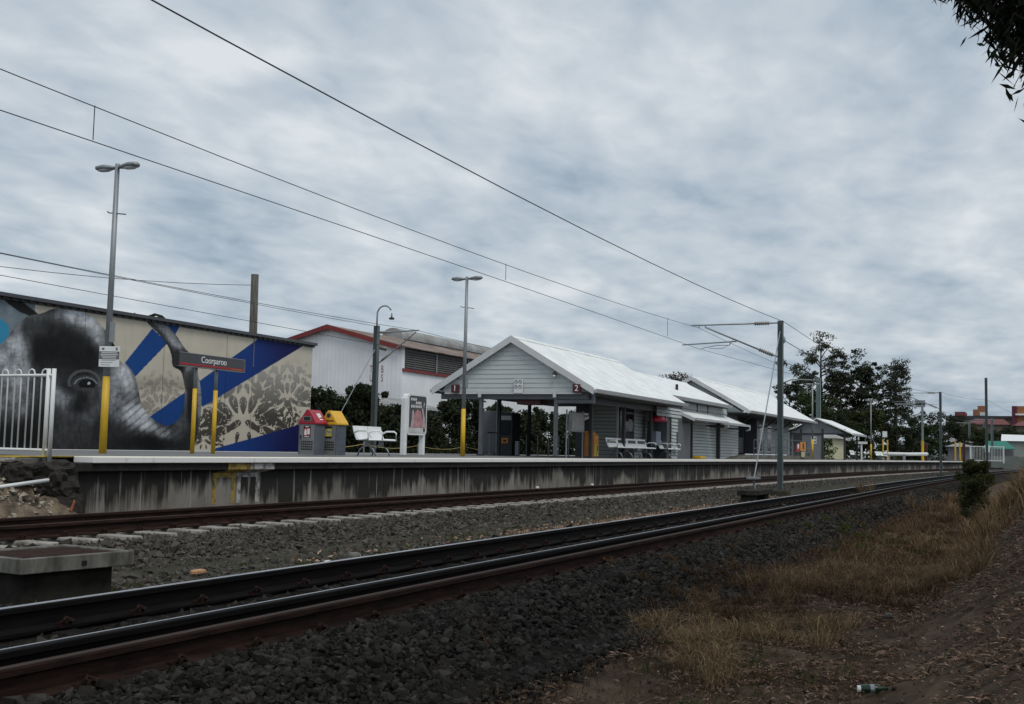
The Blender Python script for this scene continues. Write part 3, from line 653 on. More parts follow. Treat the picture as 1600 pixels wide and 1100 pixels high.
# ================================================================ PLATFORM FURNITURE
def lamp():
    x, y = 17.0, 16.5
    t = thing('platform_lamp', 'nearest twin headed lamp post with yellow base and notice, before the elephant', 'lamp post', (x, y, PZ), 'platform lamps')
    MB().tube([(x, y, 2.28), (x, y, 6.5)], [.064, .046], 14).build('pole', M_galv, t, smooth=True)
    MB().tube([(x, y, PZ), (x, y, 2.28)], [.074, .068], 14).build('yellow_sleeve', M_yel, t, smooth=True)
    for s in (-1, 1):
        h = MB().tube([(x, y+s*.05, 6.42), (x, y+s*.16, 6.43), (x, y+s*.33, 6.46), (x, y+s*.49, 6.45), (x, y+s*.55, 6.43)], [.05, .085, .115, .10, .03], 12)
        h.v = [(a, b, 6.44+(c-6.44)*.55) for a, b, c in h.v]; o = h.build('lamp_head', M_galv, t, smooth=True)
        MB().ell((x, y+s*.33, 6.40), (.09, .17, .035)).build('lens', mat('lamp_lens', (.5, .53, .55), .2), o, smooth=True)
    MB().tube([(x, y-.28, 5.47), (x, y+.16, 5.53), (x, y+.20, 5.56)], .012, 6).build('wire_bracket', M_dkgrey, t)
    MB().box(x-.05, x+.05, y-.11, y-.06, 2.95, 3.35).build('junction_cover', M_galv, t)
    return t
L1 = lamp()
for s, lab in (((32.35, 16.5), 'second twin headed lamp post, between the advertising panel and station gable'),
               ((88.0, 16.5-1.1), 'distant lamp post rising behind the long white station roof'),
               ((113.5, 16.5-2.1), 'far lamp post with T head right of the small shelter')):
    copy_tree(L1, (s[0], s[1], PZ), lab, 'platform lamps')
def notice():
    x, y = 16.95, 16.38; t = thing('notice_sign', 'white notice plate with grey middle band on the nearest lamp post', 'sign', (x, y, 2.5))
    w = .20   # plate faces the platform approach (-x, -y)
    d = Vector((.42, -.907)); n = Vector((-.907, -.42))
    def q(u, z, o): p = Vector((x, y))+d*u+n*o; return (p.x, p.y, z)
    def plate(u0, u1, z0, z1, o0, o1): return MB().hexa([q(u0, z0, o0), q(u1, z0, o0), q(u1, z0, o1), q(u0, z0, o1)], [q(u0, z1, o0), q(u1, z1, o0), q(u1, z1, o1), q(u0, z1, o1)])
    plate(-w, w, 2.46, 2.86, .05, .06).build('plate', M_whitep, t, bevel=.004)
    plate(-w+.005, w-.005, 2.61, 2.76, .0615, .063).build('band', M_letterdk, t)
    for k, (a, b) in enumerate(((-.15, .15), (-.17, .17), (-.16, .14), (-.13, .13))): plate(a, b, 2.74-.033*k-.012, 2.74-.033*k, .064, .065).build('text_line', M_letter, t)
    for k in range(3): plate(-.15, .12-.05*k, 2.585-.045*k, 2.593-.045*k, .0615, .063).build('text_line', M_letterdk, t)
    plate(-.15, -.10, 2.79, 2.83, .0615, .063).build('emblem', M_letterdk, t); plate(.12, .155, 2.785, 2.84, .0615, .063).build('emblem', M_letterdk, t)
notice()
def name_sign():
    y = 17.3; t = thing('station_name_sign', 'charcoal station name board reading Coorparoo on two yellow posts', 'sign', (21, y, PZ))
    for x in (20.62, 21.34):
        MB().tube([(x, y+.06, 2.25), (x, y+.06, 2.9)], .042, 12).build('post', M_galv, t, smooth=True); MB().tube([(x, y+.06, PZ), (x, y+.06, 2.25)], .050, 12).build('yellow_sleeve', M_yel, t, smooth=True)
    MB().box(19.9, 22.2, y-.07, y+.07, 2.74, 3.02).build('board', M_signdk, t, bevel=.01)
    MB().box(19.915, 22.185, y-.075, y-.0705, 2.755, 2.80).build('red_stripe', M_signred, t)
    MB().box(21.7, 22.1, y-.078, y-.0755, 2.762, 2.775).build('orange_fleck', mat('fleck_orange', (.6, .2, .05), .5), t)
    MB().box(19.9, 22.2, y-.074, y+.074, 3.02, 3.035).build('frame_edge', M_galv, t); MB().box(19.9, 22.2, y-.074, y+.074, 2.725, 2.74).build('frame_edge', M_galv, t)
    MB().box(22.2, 22.215, y-.074, y+.074, 2.725, 3.035).build('frame_edge', M_galv, t); MB().box(19.885, 19.9, y-.074, y+.074, 2.725, 3.035).build('frame_edge', M_black, t)
    text_part('lettering', 'Coorparoo', .205, M_letter, t, (21.08, y-.073, 2.905), sx=.95)
name_sign()
def bin_(x, y, mcap, label, red):
    w = .235; t = thing('recycling_bin', label, 'bin', (x, y, PZ), 'platform bins'); z0, z1, z2 = PZ+.02, PZ+.76, PZ+1.11
    MB().box(x-w+.02, x+w-.02, y-w+.02, y+w-.02, z0, z1).build('body', M_binside, t, bevel=.01)
    fr = MB()
    X = x-w+.005
    # perforated door: strips leave real square holes
    ys = np.linspace(y-w+.06, y+w-.06, 7); zs = np.linspace(z0+.10, z0+.34, 5); hw = .021
    fr.box(X-.012, X, y-w+.03, y+w-.03, z0+.36, z1-.01).box(X-.012, X, y-w+.03, y+w-.03, z0, z0+.085)
    for k in range(4):
        zc = (zs[k]+zs[k+1])/2; fr.box(X-.012, X, y-w+.03, y+w-.03, zs[k]-.0135 if k else z0+.085, zc-hw)
        edges = [y-w+.03]+[v for c in (ys[:-1]+ys[1:])/2 for v in (c-hw*1.15, c+hw*1.15)]+[y+w-.03]
        for a, b in zip(edges[0::2], edges[1::2]): fr.box(X-.012, X, a, b, zc-hw, zc+hw)
        fr.box(X-.012, X, y-w+.03, y+w-.03, zc+hw, zs[k+1]-.0135 if k < 3 else z0+.36)
    fr.build('door', M_binsteel, t)
    MB().box(X+.001, X+.004, y-w+.04, y+w-.04, z0+.05, z0+.37).build('liner', M_black, t)
    MB().box(X-.03, X-.0125, y+w-.075, y+w-.05, z0+.38, z0+.47).build('latch', M_black, t)
    for a in (y-w+.012, y+w-.012): MB().box(x-w-.008, x-w+.02, a-.017, a+.017, z0, z1).build('corner_post', M_binside, t)
    e = .02
    cap = MB().prism([(y-w-e, z1), (y+w+e, z1), (y+w+e, z1+.04), (y+.03, z2), (y-.03, z2), (y-w-e, z1+.04)], 'x', x-w-e, x+w+e).build('gable_lid', mcap, t, bevel=.008)
    Xf = x-w-e-.002
    if red:
        MB().box(Xf-.006, Xf, y-.12, y+.12, z1+.07, z1+.19).build('slot_frame', M_binsteel, cap); MB().box(Xf-.008, Xf-.0062, y-.095, y+.095, z1+.085, z1+.175).build('slot', M_black, cap)
    else:
        MB().tube([(Xf-.006, y, z1+.23), (Xf, y, z1+.23)], .062, 20).build('slot_frame', M_binsteel, cap); MB().tube([(Xf-.008, y, z1+.23), (Xf-.0062, y, z1+.23)], .048, 20).build('slot', M_black, cap)
        MB().box(Xf-.004, Xf, y-.15, y+.15, z1+.085, z1+.11).build('paper_slot', M_black, cap)
    lab = MB().box(X-.016, X-.0125, y-.10, y+.10, z0+.41, z0+.70).build('label_plate', M_black if not red else M_black, t)
    MB().box(X-.018, X-.0162, y-.095, y+.095, z0+.455, z0+.645).build('label_panel', M_binred if red else M_binlabel, lab)
    if red:
        MB().prism([(y+.075, z0+.47), (y+.005, z0+.47), (y+.005, z0+.57), (y+.03, z0+.62), (y+.05, z0+.62), (y+.075, z0+.56)], 'x', X-.020, X-.0182).build('symbol', M_letter, lab)
        MB().box(X-.020, X-.0182, y-.08, y-.012, z0+.49, z0+.625).build('symbol', M_letter, lab)
        MB().box(X-.018, X-.0162, y-.07, y+.07, z0+.425, z0+.442).build('symbol', M_letter, lab); MB().box(X-.018, X-.0162, y-.05, y+.05, z0+.665, z0+.685).build('symbol', M_letter, lab)
        sl = Vector((0, -(w+e-.03), -(z2-z1-.04))).normalized(); nn = Vector((0, sl.z, -sl.y)); nn = nn if nn.z > 0 else -nn
        def q(u, v, o): p = Vector((x+u, y-.03, z2))+sl*v+nn*o; return tuple(p)
        for u0, u1, v0, v1 in ((-.02, .05, .10, .24), (.065, .13, .10, .22), (-.02, .13, .27, .30)): MB().quad(q(u0, v1, .003), q(u1, v1, .003), q(u1, v0, .003), q(u0, v0, .003)).build('symbol', M_letter, cap)
        for u0, u1, v0, v1 in ((-.2, .2, .05, .058), (-.2, .2, .345, .353), (-.2, -.192, .05, .353), (.192, .2, .05, .353)): MB().quad(q(u0, v1, .003), q(u1, v1, .003), q(u1, v0, .003), q(u0, v0, .003)).build('symbol_frame', mat('pink_line', (.6, .2, .22), .5), cap)
    else:
        for a in (-.04, 0, .035): MB().tube([(X-.0195, y-.05-a, z0+.53), (X-.0195, y-.02-a, z0+.60), (X-.0195, y+.02-a, z0+.54)], .008, 5).build('symbol', M_letterdk, lab)
        MB().tube([(X-.019, y, z0+.56), (X-.0182, y, z0+.56)], .05, 12).build('symbol', M_letter, lab)
        for k in range(4): MB().box(x-w+.07, x+w-.07, y-w+.013, y-w+.0195, z0+.10+.15*k, z0+.22+.15*k).build('side_panel', mat('bin_side_blue', (.085, .105, .135), .5), t)
    return t
bin_(23.5, 16.1, M_binred, 'recycling bin with red gable lid for general waste', True)
bin_(24.05, 15.85, M_binyel, 'recycling bin with yellow gable lid and round hole', False)
def bench(x0, y, n, label, group='white platform benches', w=.72, m=M_whitep, back_slots=False):
    t = thing('platform_bench', label, 'bench', (x0, y, PZ), group); z = PZ
    for k in range(n):
        a, b = x0+k*w+.015, x0+(k+1)*w-.015
        prof = [(y-.26, z+.40), (y-.22, z+.435), (y+.02, z+.41), (y+.12, z+.42), (y+.20, z+.58), (y+.25, z+.78), (y+.235, z+.785), (y+.185, z+.59), (y+.105, z+.44), (y+.02, z+.432), (y-.21, z+.458), (y-.275, z+.42)]
        o = MB().prism(prof[::-1], 'x', a, b).build('seat', m, t)
        if back_slots: MB().hexa([(a+.12, y+.178, z+.60), (b-.12, y+.178, z+.60), (b-.12, y+.205, z+.72), (a+.12, y+.205, z+.72)], [(a+.12, y+.182, z+.60), (b-.12, y+.182, z+.60), (b-.12, y+.209, z+.72), (a+.12, y+.209, z+.72)]).build('slot', M_dkgrey, o)
    for k in range(n+1):
        x = x0+k*w
        if k in (0, n) or n < 3: MB().tube([(x, y+.19, z+.60), (x, y+.05, z+.66), (x, y-.18, z+.66), (x, y-.25, z+.62), (x, y-.25, z+.43)], .024, 8).build('armrest', m, t, smooth=True)
    for k in range(n):
        x = x0+(k+.5)*w
        MB().tube([(x, y-.28, z), (x, y-.20, z+.17), (x, y-.05, z+.27), (x, y+.10, z+.26), (x, y+.22, z+.15), (x, y+.28, z)], .022, 8).build('leg_arch', M_galv, t, smooth=True)
        MB().box(x-.03, x+.03, y-.06, y+.06, z+.25, z+.42).build('leg_block', M_galv, t)
    return t
bench(25.65, 16.1, 2, 'white two seat metal bench beside the yellow lidded bin')
bench(41.6, 14.85, 4, 'long white four seat bench under the station veranda', w=1.22, back_slots=True)
bench(48.2, 14.85, 2, 'short white two seat bench before the red topped phone', w=.98, back_slots=True)
def ad_panel():
    y = 17.0; t = thing('advertising_panel', 'white framed advertising panel with dark poster between bench and second lamp', 'advertising panel', (30, y, PZ))
    def rr(x0, x1, z0, z1, r, n=5):
        p = []
        for cx_, cz_, a0 in ((x1-r, z0+r, -90), (x1-r, z1-r, 0), (x0+r, z1-r, 90), (x0+r, z0+r, 180)):
            for k in range(n+1): a = R(a0+90*k/n); p.append((cx_+r*math.cos(a), cz_+r*math.sin(a)))
        return p
    MB().prism(rr(29.52, 30.70, 1.40, 2.62, .13), 'y', y-.09, y+.09).build('case', M_whitep, t)
    MB().box(29.42, 29.56, y-.085, y+.085, PZ, 2.50).build('post', M_whitep, t, bevel=.03); MB().box(30.54, 30.66, y-.085, y+.085, PZ, 1.45).build('post', M_whitep, t, bevel=.03)
    MB().prism(rr(29.62, 30.64, 1.50, 2.57, .09), 'y', y-.0960, y-.0910).build('poster', M_signdk, t)
    MB().prism(rr(29.62, 30.64, 1.47, 1.62, .03), 'y', y-.1000, y-.0965).build('poster_footer', mat('poster_white', (.6, .6, .58), .5), t)
    pk = mat('poster_pink', (.46, .24, .25), .6, .35, 6)
    MB().prism([(29.82, 1.63), (30.48, 1.63), (30.40, 1.95), (30.30, 2.12), (30.10, 2.17), (29.95, 2.05), (29.90, 1.85)], 'y', y-.0990, y-.0962).build('poster_figure', pk, t)
    hd = mat('poster_hand', (.50, .40, .40), .6, .2, 6)
    MB().prism([(29.70, 1.63), (29.86, 1.63), (29.92, 1.95), (29.86, 2.15), (29.78, 2.10), (29.76, 1.85)], 'y', y-.1020, y-.0992).build('poster_figure', hd, t)
    MB().prism([(30.44, 1.63), (30.60, 1.63), (30.56, 1.9), (30.44, 2.22), (30.36, 2.18), (30.44, 1.95)], 'y', y-.1020, y-.0992).build('poster_figure', hd, t)
    MB().tube([(30.53, y-.1040, 1.56), (30.53, y-.1005, 1.56)], .065, 16).build('poster_badge', M_signdk, t)
    rg = random.Random(3)
    for z, x0, x1 in ((2.46, 29.70, 30.0), (2.36, 30.0, 30.3), (2.25, 29.72, 30.35)):
        x = x0
        while x < x1:
            s = rg.uniform(.05, .08)
            MB().tube([(x, y-.0980, z-.04), (x+s*.3, y-.0980, z+.045), (x+s*.6, y-.0980, z-.03), (x+s, y-.0980, z+.03)], .009, 4).build('poster_script', M_letter, t); x += s+.03
    text_part('poster_script', '?', .22, M_letter, t, (30.50, y-.0980, 2.30))
ad_panel()

# ================================================================ STATION BUILDING
ST = thing('station_building', 'long grey weatherboard station building with white gabled roofs on the platform', 'station building', (55, 17.2, PZ))
def boards(parent, face, c, a0, a1, z0, z1, pitch=.155, gap=None, m=None, clipf=None, th=.036, gp=.022, name='weatherboard'):  # gaps of gp bare the darker wall behind, imitating lap shadow lines
    """lapped boards on a wall plane: face '-x' (plane x=c, a is y) or '-y' (plane y=c, a is x); gap: list of (a0,a1,z0,z1) openings"""
    z = z0
    while z < z1-.02:
        t = min(z+pitch, z1); segs = [(a0, a1)] if clipf is None else [clipf((z+t)/2)]
        for g in gap or []:
            if g[2] < (z+t)/2 < g[3]:
                ns = []
                for s in segs:
                    if g[1] <= s[0] or g[0] >= s[1]: ns.append(s); continue
                    if g[0] > s[0]: ns.append((s[0], g[0]))
                    if g[1] < s[1]: ns.append((g[1], s[1]))
                segs = ns
        for p, q in segs:
            if q-p < .05: continue
            if face == '-y': MB().hexa([(p, c-th, z), (q, c-th, z), (q, c+.01, z), (p, c+.01, z)], [(p, c-.006, t-gp), (q, c-.006, t-gp), (q, c+.01, t-gp), (p, c+.01, t-gp)]).build(name, m or M_wb, parent)
            else: MB().hexa([(c-th, p, z), (c-th, q, z), (c+.01, q, z), (c+.01, p, z)], [(c-.006, p, t-gp), (c-.006, q, t-gp), (c+.01, q, t-gp), (c+.01, p, t-gp)]).build(name, m or M_wb, parent)
        z = t
def gable_roof(parent, x0, x1, yl, yr, ym, ze, zr, barge_left=True, th=.05, nsheet=.86, gut=True):
    """yl near eave, yr far eave"""
    for (ya, yb) in ((yl, ym), (yr, ym)):
        x = x0
        k = 0
        while x < x1-.01:
            e = min(x+nsheet*2, x1)
            MB().hexa([(x, ya, ze-th), (e-.004, ya, ze-th), (e-.004, yb, zr-th), (x, yb, zr-th)], [(x, ya, ze+.004*(k % 2)), (e-.004, ya, ze+.004*(k % 2)), (e-.004, yb, zr+.004*(k % 2)), (x, yb, zr+.004*(k % 2))]).build('roof_sheet', M_roof, parent)
            x = e; k += 1
    MB().hexa([(x0, ym-.15, zr-.07), (x1, ym-.15, zr-.07), (x1, ym+.15, zr-.07), (x0, ym+.15, zr-.07)], [(x0, ym-.02, zr+.035), (x1, ym-.02, zr+.035), (x1, ym+.02, zr+.035), (x0, ym+.02, zr+.035)]).build('ridge_cap', M_roof, parent)
    if gut:
        for ya, s in ((yl, -1), (yr, 1)):
            MB().prism([(ya+s*.002, ze-.06), (ya+s*.14, ze-.02), (ya+s*.14, ze-.035), (ya+s*.115, ze-.15), (ya+s*.002, ze-.16)][::s], 'x', x0+.02, x1).build('gutter', M_gutter, parent)
    # soffit under the eaves
    MB().hexa([(x0+.1, yl+.03, ze-.17), (x1-.05, yl+.03, ze-.17), (x1-.05, yr-.03, ze-.17), (x0+.1, yr-.03, ze-.17)], [(x0+.1, yl+.03, ze-.13), (x1-.05, yl+.03, ze-.13), (x1-.05, yr-.03, ze-.13), (x0+.1, yr-.03, ze-.13)]).build('soffit', M_soffit, parent)
def barge(parent, x, yl, yr, ym, ze, zr, w=.20, t=.05, m=None):
    for ya in (yl, yr):
        MB().hexa([(x-t, ya, ze-w+.02), (x, ya, ze-w+.02), (x, ym, zr-w+.02), (x-t, ym, zr-w+.02)], [(x-t, ya, ze+.03), (x, ya, ze+.03), (x, ym, zr+.03), (x-t, ym, zr+.03)]).build('barge_board', m or M_trim, parent)
GX = 37.35
ZE, ZR = 3.22, 5.10
# --- front block with the gable
gable_roof(ST, GX, 48.9, 14.02, 20.35, 17.2, ZE, ZR); barge(ST, GX, 14.0, 20.37, 17.2, ZE, ZR, .24)
def gclip(zm):
    f = (ZR-.14-zm)/(ZR-ZE); h = 3.16*f; return (17.2-min(h, 2.75), 17.2+min(h, 2.75))
gw = MB().prism([(14.2, 3.06), (20.2, 3.06), (17.2, ZR-.1)], 'x', GX+.16, GX+.2).build('gable_wall', M_wb, ST)
boards(gw, '-x', GX+.15, 0, 0, 3.09, ZR-.24, .165, clipf=gclip, gp=.004, th=.022, m=mat('gable_board_paint', (.52, .565, .555), .6, .06, 1.2))
MB().box(GX+.09, GX+.17, 14.5, 19.9, 3.02, 3.085).build('tie_beam', M_trim, ST)
MB().box(GX+.20, GX+.36, 14.3, 20.1, 2.84, 3.06).build('portal_beam', M_grey, ST)
for y in (15.5, 18.45):
    p = MB().box(GX+.18, GX+.30, y-.06, y+.06, PZ, 2.86).build('veranda_post', M_grey, ST); MB().box(GX+.14, GX+.34, y-.11, y+.11, PZ, PZ+.06).build('base_plate', M_dkgrey, p)
    MB().box(GX+.04, GX+.12, y-.05, y+.05, 2.90, 3.12).build('bracket_block', M_trim, ST)
MB().box(GX+.20, GX+.32, 14.05, 15.45, 2.70, 2.82).build('outrigger_beam', M_grey, ST); MB().box(GX+.20, GX+.32, 14.05, 14.15, 2.82, 3.05).build('outrigger_post', M_grey, ST)
MB().box(GX+.3, 48.8, 14.95, 15.07, 2.80, 3.03).build('veranda_beam', M_grey, ST)
for x in (39.8, 43.5, 47.0): MB().box(x-.06, x+.06, 14.95, 15.07, PZ, 2.82).build('veranda_post', M_dkgrey, ST)
for x in (41.5, 44.5): MB().box(x-.06, x+.06, 19.5, 19.62, PZ, 3.05).build('veranda_post', M_dkgrey, ST)
# signs on the gable: platform numbers and pictogram plate
for s, y in (('1', 19.40), ('2', 14.62)):
    o = MB().box(GX-.09, GX+.06, y-.14, y+.14, 3.06, 3.36).build('platform_number_box', M_maroon, ST, bevel=.01); text_part('numeral', s, .30, M_letter, o, (GX-.094, y-.01, 3.21), '-x')
pp = MB().box(GX+.06, GX+.085, 16.74, 17.08, 3.06, 3.56).build('pictogram_plate', M_whitep, ST)
for a in (16.83, 16.99):
    for z in (3.46, 3.28):
        pts = [(GX+.056, a+.06*math.cos(k*math.pi/8), z+.06*math.sin(k*math.pi/8)) for k in range(17)]; MB().tube(pts, .008, 5, cap=False).build('prohibition_ring', M_letterdk, pp); MB().tube([(GX+.056, a-.04, z-.04), (GX+.056, a+.04, z+.04)], .008, 5).build('prohibition_bar', M_letterdk, pp)
MB().ell((GX+.02, 15.50, 3.72), (.07, .07, .10)).build('gable_light', M_dkgrey, ST, smooth=True); MB().ell((GX+.0, 15.50, 3.66), (.055, .055, .06)).build('gable_light', M_whitep, ST, smooth=True)
MB().box(GX+.4, GX+1.1, 16.2, 17.1, 2.66, 2.98).build('display_monitor', M_maroon, ST); MB().box(GX+.25, GX+.45, 16.05, 16.2, 2.86, 2.98).build('security_camera', M_whitep, ST)
# room at the end of the front block
RX0, RX1, RY = 44.6, 48.8, 15.65
rm = MB().box(RX0+.02, RX1, RY+.02, 16.78, PZ, 3.1).build('room_wall', M_grey, ST)  # darker backing, shows between boards in place of lap shadow
boards(rm, '-x', RX0, RY, 16.75, PZ, 3.02, .15); boards(rm, '-y', RY, 46.7, RX1, PZ, 3.05, .15)
for y in (RY, 16.78): MB().box(RX0-.05, RX0, y-.04, y+.04, PZ, 3.05).build('corner_stop', M_trim, ST)
wn = MB().box(44.75, 46.6, RY-.03, RY+.01, PZ+.95, 2.85).build('window_frame', M_dkgrey, ST); MB().box(44.85, 46.5, RY-.036, RY-.031, PZ+1.03, 2.77).build('pane', M_glass, wn); MB().box(45.9, 46.3, RY-.042, RY-.037, 1.9, 2.4).build('window_poster', M_map, wn)
MB().box(44.75, 46.6, RY-.01, RY+.012, PZ, PZ+.95).build('window_apron', M_dkgrey, ST)
# boxed-in corner with notice alcove
wbx = MB().box(48.85, 50.9, 14.85, 17.5, PZ, 3.05).build('link_wall', M_grey, ST)
boards(wbx, '-y', 14.80, 47.2, 50.9, 2.62, 3.04, .15); boards(wbx, '-y', 14.80, 49.35, 50.3, PZ, 2.62, .15)
dr = MB().box(50.32, 52.4, 14.78, 14.86, PZ, 2.64).build('sliding_door', M_door, ST); MB().box(50.1, 50.3, 14.70, 14.79, 1.5, 1.95).build('meter_box', M_door, ST)
MB().box(52.05, 52.15, 14.72, 14.78, 2.42, 2.52).build('door_light', M_whitep, ST)
# --- middle block, lower and set back
gable_roof(ST, 48.95, 60.1, 14.80, 19.6, 17.2, 3.62, 4.78); MB().box(49.2, 63.6, 15.25, 19.3, PZ, 3.48).build('middle_wall', M_grey, ST)
mw = bpy.data.objects.get('middle_wall'); WLOC['middle_wall'] = wloc(ST)
boards(mw, '-y', 15.22, 53.9, 58.75, PZ, 2.72, .15); boards(mw, '-y', 15.22, 58.95, 63.6, PZ, 2.80, .15); boards(mw, '-y', 15.22, 52.4, 61, 2.85, 3.45, .30)
for x in (53.6, 58.85): MB().box(x-.09, x+.09, 15.02, 15.16, PZ, 2.75).build('awning_post', M_dkgrey, ST)
for x in (55.0, 57.0): MB().box(x-.04, x+.04, 15.17, 15.21, 2.88, 3.46).build('cover_strip', M_dkgrey, ST)
for a0, a1, za in ((49.6, 56.9, 3.02), (55.8, 61.6, 2.98)):
    aw = MB().hexa([(a0+1.4, 14.2, za-.42), (a1, 14.2, za-.42), (a1, 15.2, za+.0), (a0+1.4, 15.2, za+.0)], [(a0+1.4, 14.2, za-.37), (a1, 14.2, za-.37), (a1, 15.2, za+.05), (a0+1.4, 15.2, za+.05)]).build('awning_roof', M_roof, ST)
    MB().box(a0+1.4, a1+.05, 14.08, 14.197, za-.47, za-.36).build('awning_gutter', M_gutter, aw); MB().hexa([(a0+1.35, 14.2, za-.52), (a0+1.4, 14.2, za-.52), (a0+1.4, 15.2, za-.10), (a0+1.35, 15.2, za-.10)], [(a0+1.35, 14.2, za-.36), (a0+1.4, 14.2, za-.36), (a0+1.4, 15.2, za+.06), (a0+1.35, 15.2, za+.06)]).build('awning_barge', M_trim, aw)
    for x in (a0+1.5, a1-.3): MB().box(x-.04, x+.04, 14.25, 15.15, za-.62, za-.54).build('awning_bracket', M_dkgrey, aw)
    MB().tube([(a1, 14.1, za-.45), (a1, 14.1, za-.62), (a1, 14.3, za-.66)], .05, 8).build('downpipe', M_gutter, aw)
# --- rear block with second gable
gable_roof(ST, 61.0, 81.4, 14.02, 20.3, 17.2, 3.42, 5.22); barge(ST, 61.0, 14.0, 20.32, 17.2, 3.42, 5.22, .22)
MB().prism([(14.4, 3.30), (20.0, 3.30), (17.2, 5.02)], 'x', 61.2, 61.24).build('gable_wall', M_wb, ST)
rw = MB().box(70.4, 80.6, 15.7, 19.6, PZ+.3, 3.28).build('rear_wall', M_grey, ST); MB().box(63.6, 70.4, 16.4, 19.6, PZ, 3.28).build('recess_wall', M_dkgrey, ST)
for x0, x1 in ((65.0, 67.2), (67.35, 69.5)):
    d = MB().box(x0, x1, 16.30, 16.39, PZ+.35, 2.95).build('double_door', M_door, ST); MB().box(x0+.12, x1-.12, 16.29, 16.299, 2.05, 2.85).build('pane', M_glass, d)
boards(rw, '-y', 15.68, 70.4, 80.6, PZ+.3, 3.1, .15, gap=[(71.0, 71.9, 0, 9), (73.3, 74.6, 0, 2.95), (76.9, 77.9, 0, 2.95)])
for x0, x1 in ((71.0, 71.9), (73.3, 74.6), (76.9, 77.9)):
    w = MB().box(x0, x1, 15.665, 15.70, PZ+.4, 2.93).build('window_frame', M_trim, ST); MB().box(x0+.1, x1-.1, 15.655, 15.664, PZ+.5, 2.85).build('pane', M_glass, w)
for x in (64.0, 70.6, 75.6, 80.0):
    MB().tube([(x, 15.65, 2.7), (x, 15.1, 2.8), (x, 14.6, 3.2)], .05, 6).build('eave_bracket', M_dkgrey, ST)
MB().box(63.9, 80.8, 14.35, 16.3, PZ, PZ+.26).build('ramp_deck', M_conc, ST)
MB().hexa([(60.5, 14.35, PZ), (63.9, 14.35, PZ), (63.9, 15.2, PZ), (60.5, 15.2, PZ)], [(60.5, 14.35, PZ+.01), (63.9, 14.35, PZ+.25), (63.9, 15.2, PZ+.25), (60.5, 15.2, PZ+.01)]).build('ramp_slope', M_conc, ST)
rl = MB()
for z in (.48, .95): rl.tube([(64.0, 14.42, PZ+.12+z), (70.0, 14.42, PZ+.28+z), (80.2, 14.40, PZ+.28+z)], .024, 6)
rl.tube([(64.0, 14.42, PZ+.3), (70.0, 14.42, PZ+.42), (80.2, 14.40, PZ+.42)], .024, 6)
rl.build('handrail', M_grey, ST)
for x in (64.0, 66.6, 70.0, 73.4, 76.8, 80.2): MB().tube([(x, 14.42, PZ+.1), (x, 14.42, PZ+.12+.95+min(.16, (x-64)*.027))], .026, 6).build('handrail_post', M_grey, ST)
MB().tube([(53.2, 15.7, 4.05), (53.2, 15.7, 4.32)], .07, 10).build('roof_vent', M_black, ST)
# --- things under the veranda
t = thing('ticket_machine', 'dark ticket machine with orange panel beside a grey booth under the gable', 'ticket machine', (43.5, 20.2, PZ))
MB().box(43.2, 44.0, 19.75, 20.35, PZ, 2.55).build('cabinet', M_dkgrey, t, bevel=.02); MB().box(43.18, 43.199, 19.8, 20.3, 2.25, 2.42).build('header_sign', M_gutter, t); MB().box(43.18, 43.199, 19.82, 20.28, 1.62, 2.20).build('screen', M_glass, t)
MB().box(43.17, 43.199, 19.92, 20.22, 1.28, 1.50).build('orange_panel', M_orange, t); MB().box(43.165, 43.17, 20.0, 20.14, 1.34, 1.43).build('slot', M_black, t)
t = thing('grey_booth', 'tall grey metal booth left of the ticket machine', 'booth', (43.6, 20.9, PZ))
MB().box(43.3, 44.2, 20.45, 21.3, PZ+.1, 2.6).build('cabinet', M_door, t, bevel=.02); MB().box(43.25, 44.25, 20.42, 21.33, PZ, PZ+.1).build('plinth', M_conc, t); MB().tube([(43.2, 20.45, PZ), (43.2, 20.45, 3.1)], .04, 8).build('conduit', M_galv, t)
tag(MB().box(43.2, 43.35, 19.45, 19.62, PZ, 1.38).build('bollard', M_galv, origin=(43.2, 19.5, PZ), bevel=.02), 'short grey bollard right of the ticket machine', 'bollard')
t = thing('handrail_fence', 'dark steel handrail fence at the back of the veranda', 'railing', (48, 20.5, PZ))
MB().tube([(42.2, 20.4, PZ+.92), (57, 20.4, PZ+.95)], .025, 6).build('rail', M_dkgrey, t)
for x in np.arange(42.4, 56, 1.25): MB().tube([(x, 20.4, PZ), (x, 20.4, PZ+.92)], .025, 6).build('post', M_galv, t)
t = thing('map_stand', 'grey framed map stand with printed map under the veranda', 'map stand', (38.8, 15.2, PZ))
for x in (38.0, 39.6): MB().tube([(x, 15.25, PZ), (x, 15.25, 2.5)], .03, 8).build('post', M_galv, t)
MB().box(38.12, 39.58, 15.18, 15.24, 1.72, 2.42).build('frame', M_galv, t); MB().box(38.30, 39.5, 15.170, 15.179, 1.78, 2.36).build('map', mat('map_paper', (.36, .35, .34), .6, .3, 14), t); MB().box(38.18, 38.30, 15.170, 15.179, 1.78, 2.1).build('side_strip', mat('map_red', (.30, .12, .13), .6), t)
t = thing('leaflet_box', 'orange leaflet box with slanted hood beside the long bench', 'box', (41.3, 15.45, PZ))
MB().prism([(15.3, PZ+.05), (15.7, PZ+.05), (15.7, PZ+1.02), (15.45, PZ+1.0), (15.3, PZ+.82)], 'x', 40.95, 41.45).build('case', M_orange, t, bevel=.01)
MB().box(40.98, 41.42, 15.292, 15.299, PZ+.08, PZ+.55).build('yellow_panel', mat('leaflet_yellow', (.62, .42, .06), .5), t); MB().ell((41.28, 15.29, PZ+.36), (.05, .012, .12)).build('black_mark', M_black, t); MB().ell((41.2, 15.29, PZ+.18), (.06, .012, .06)).build('green_mark', mat('leaflet_green', (.12, .30, .05), .5), t)
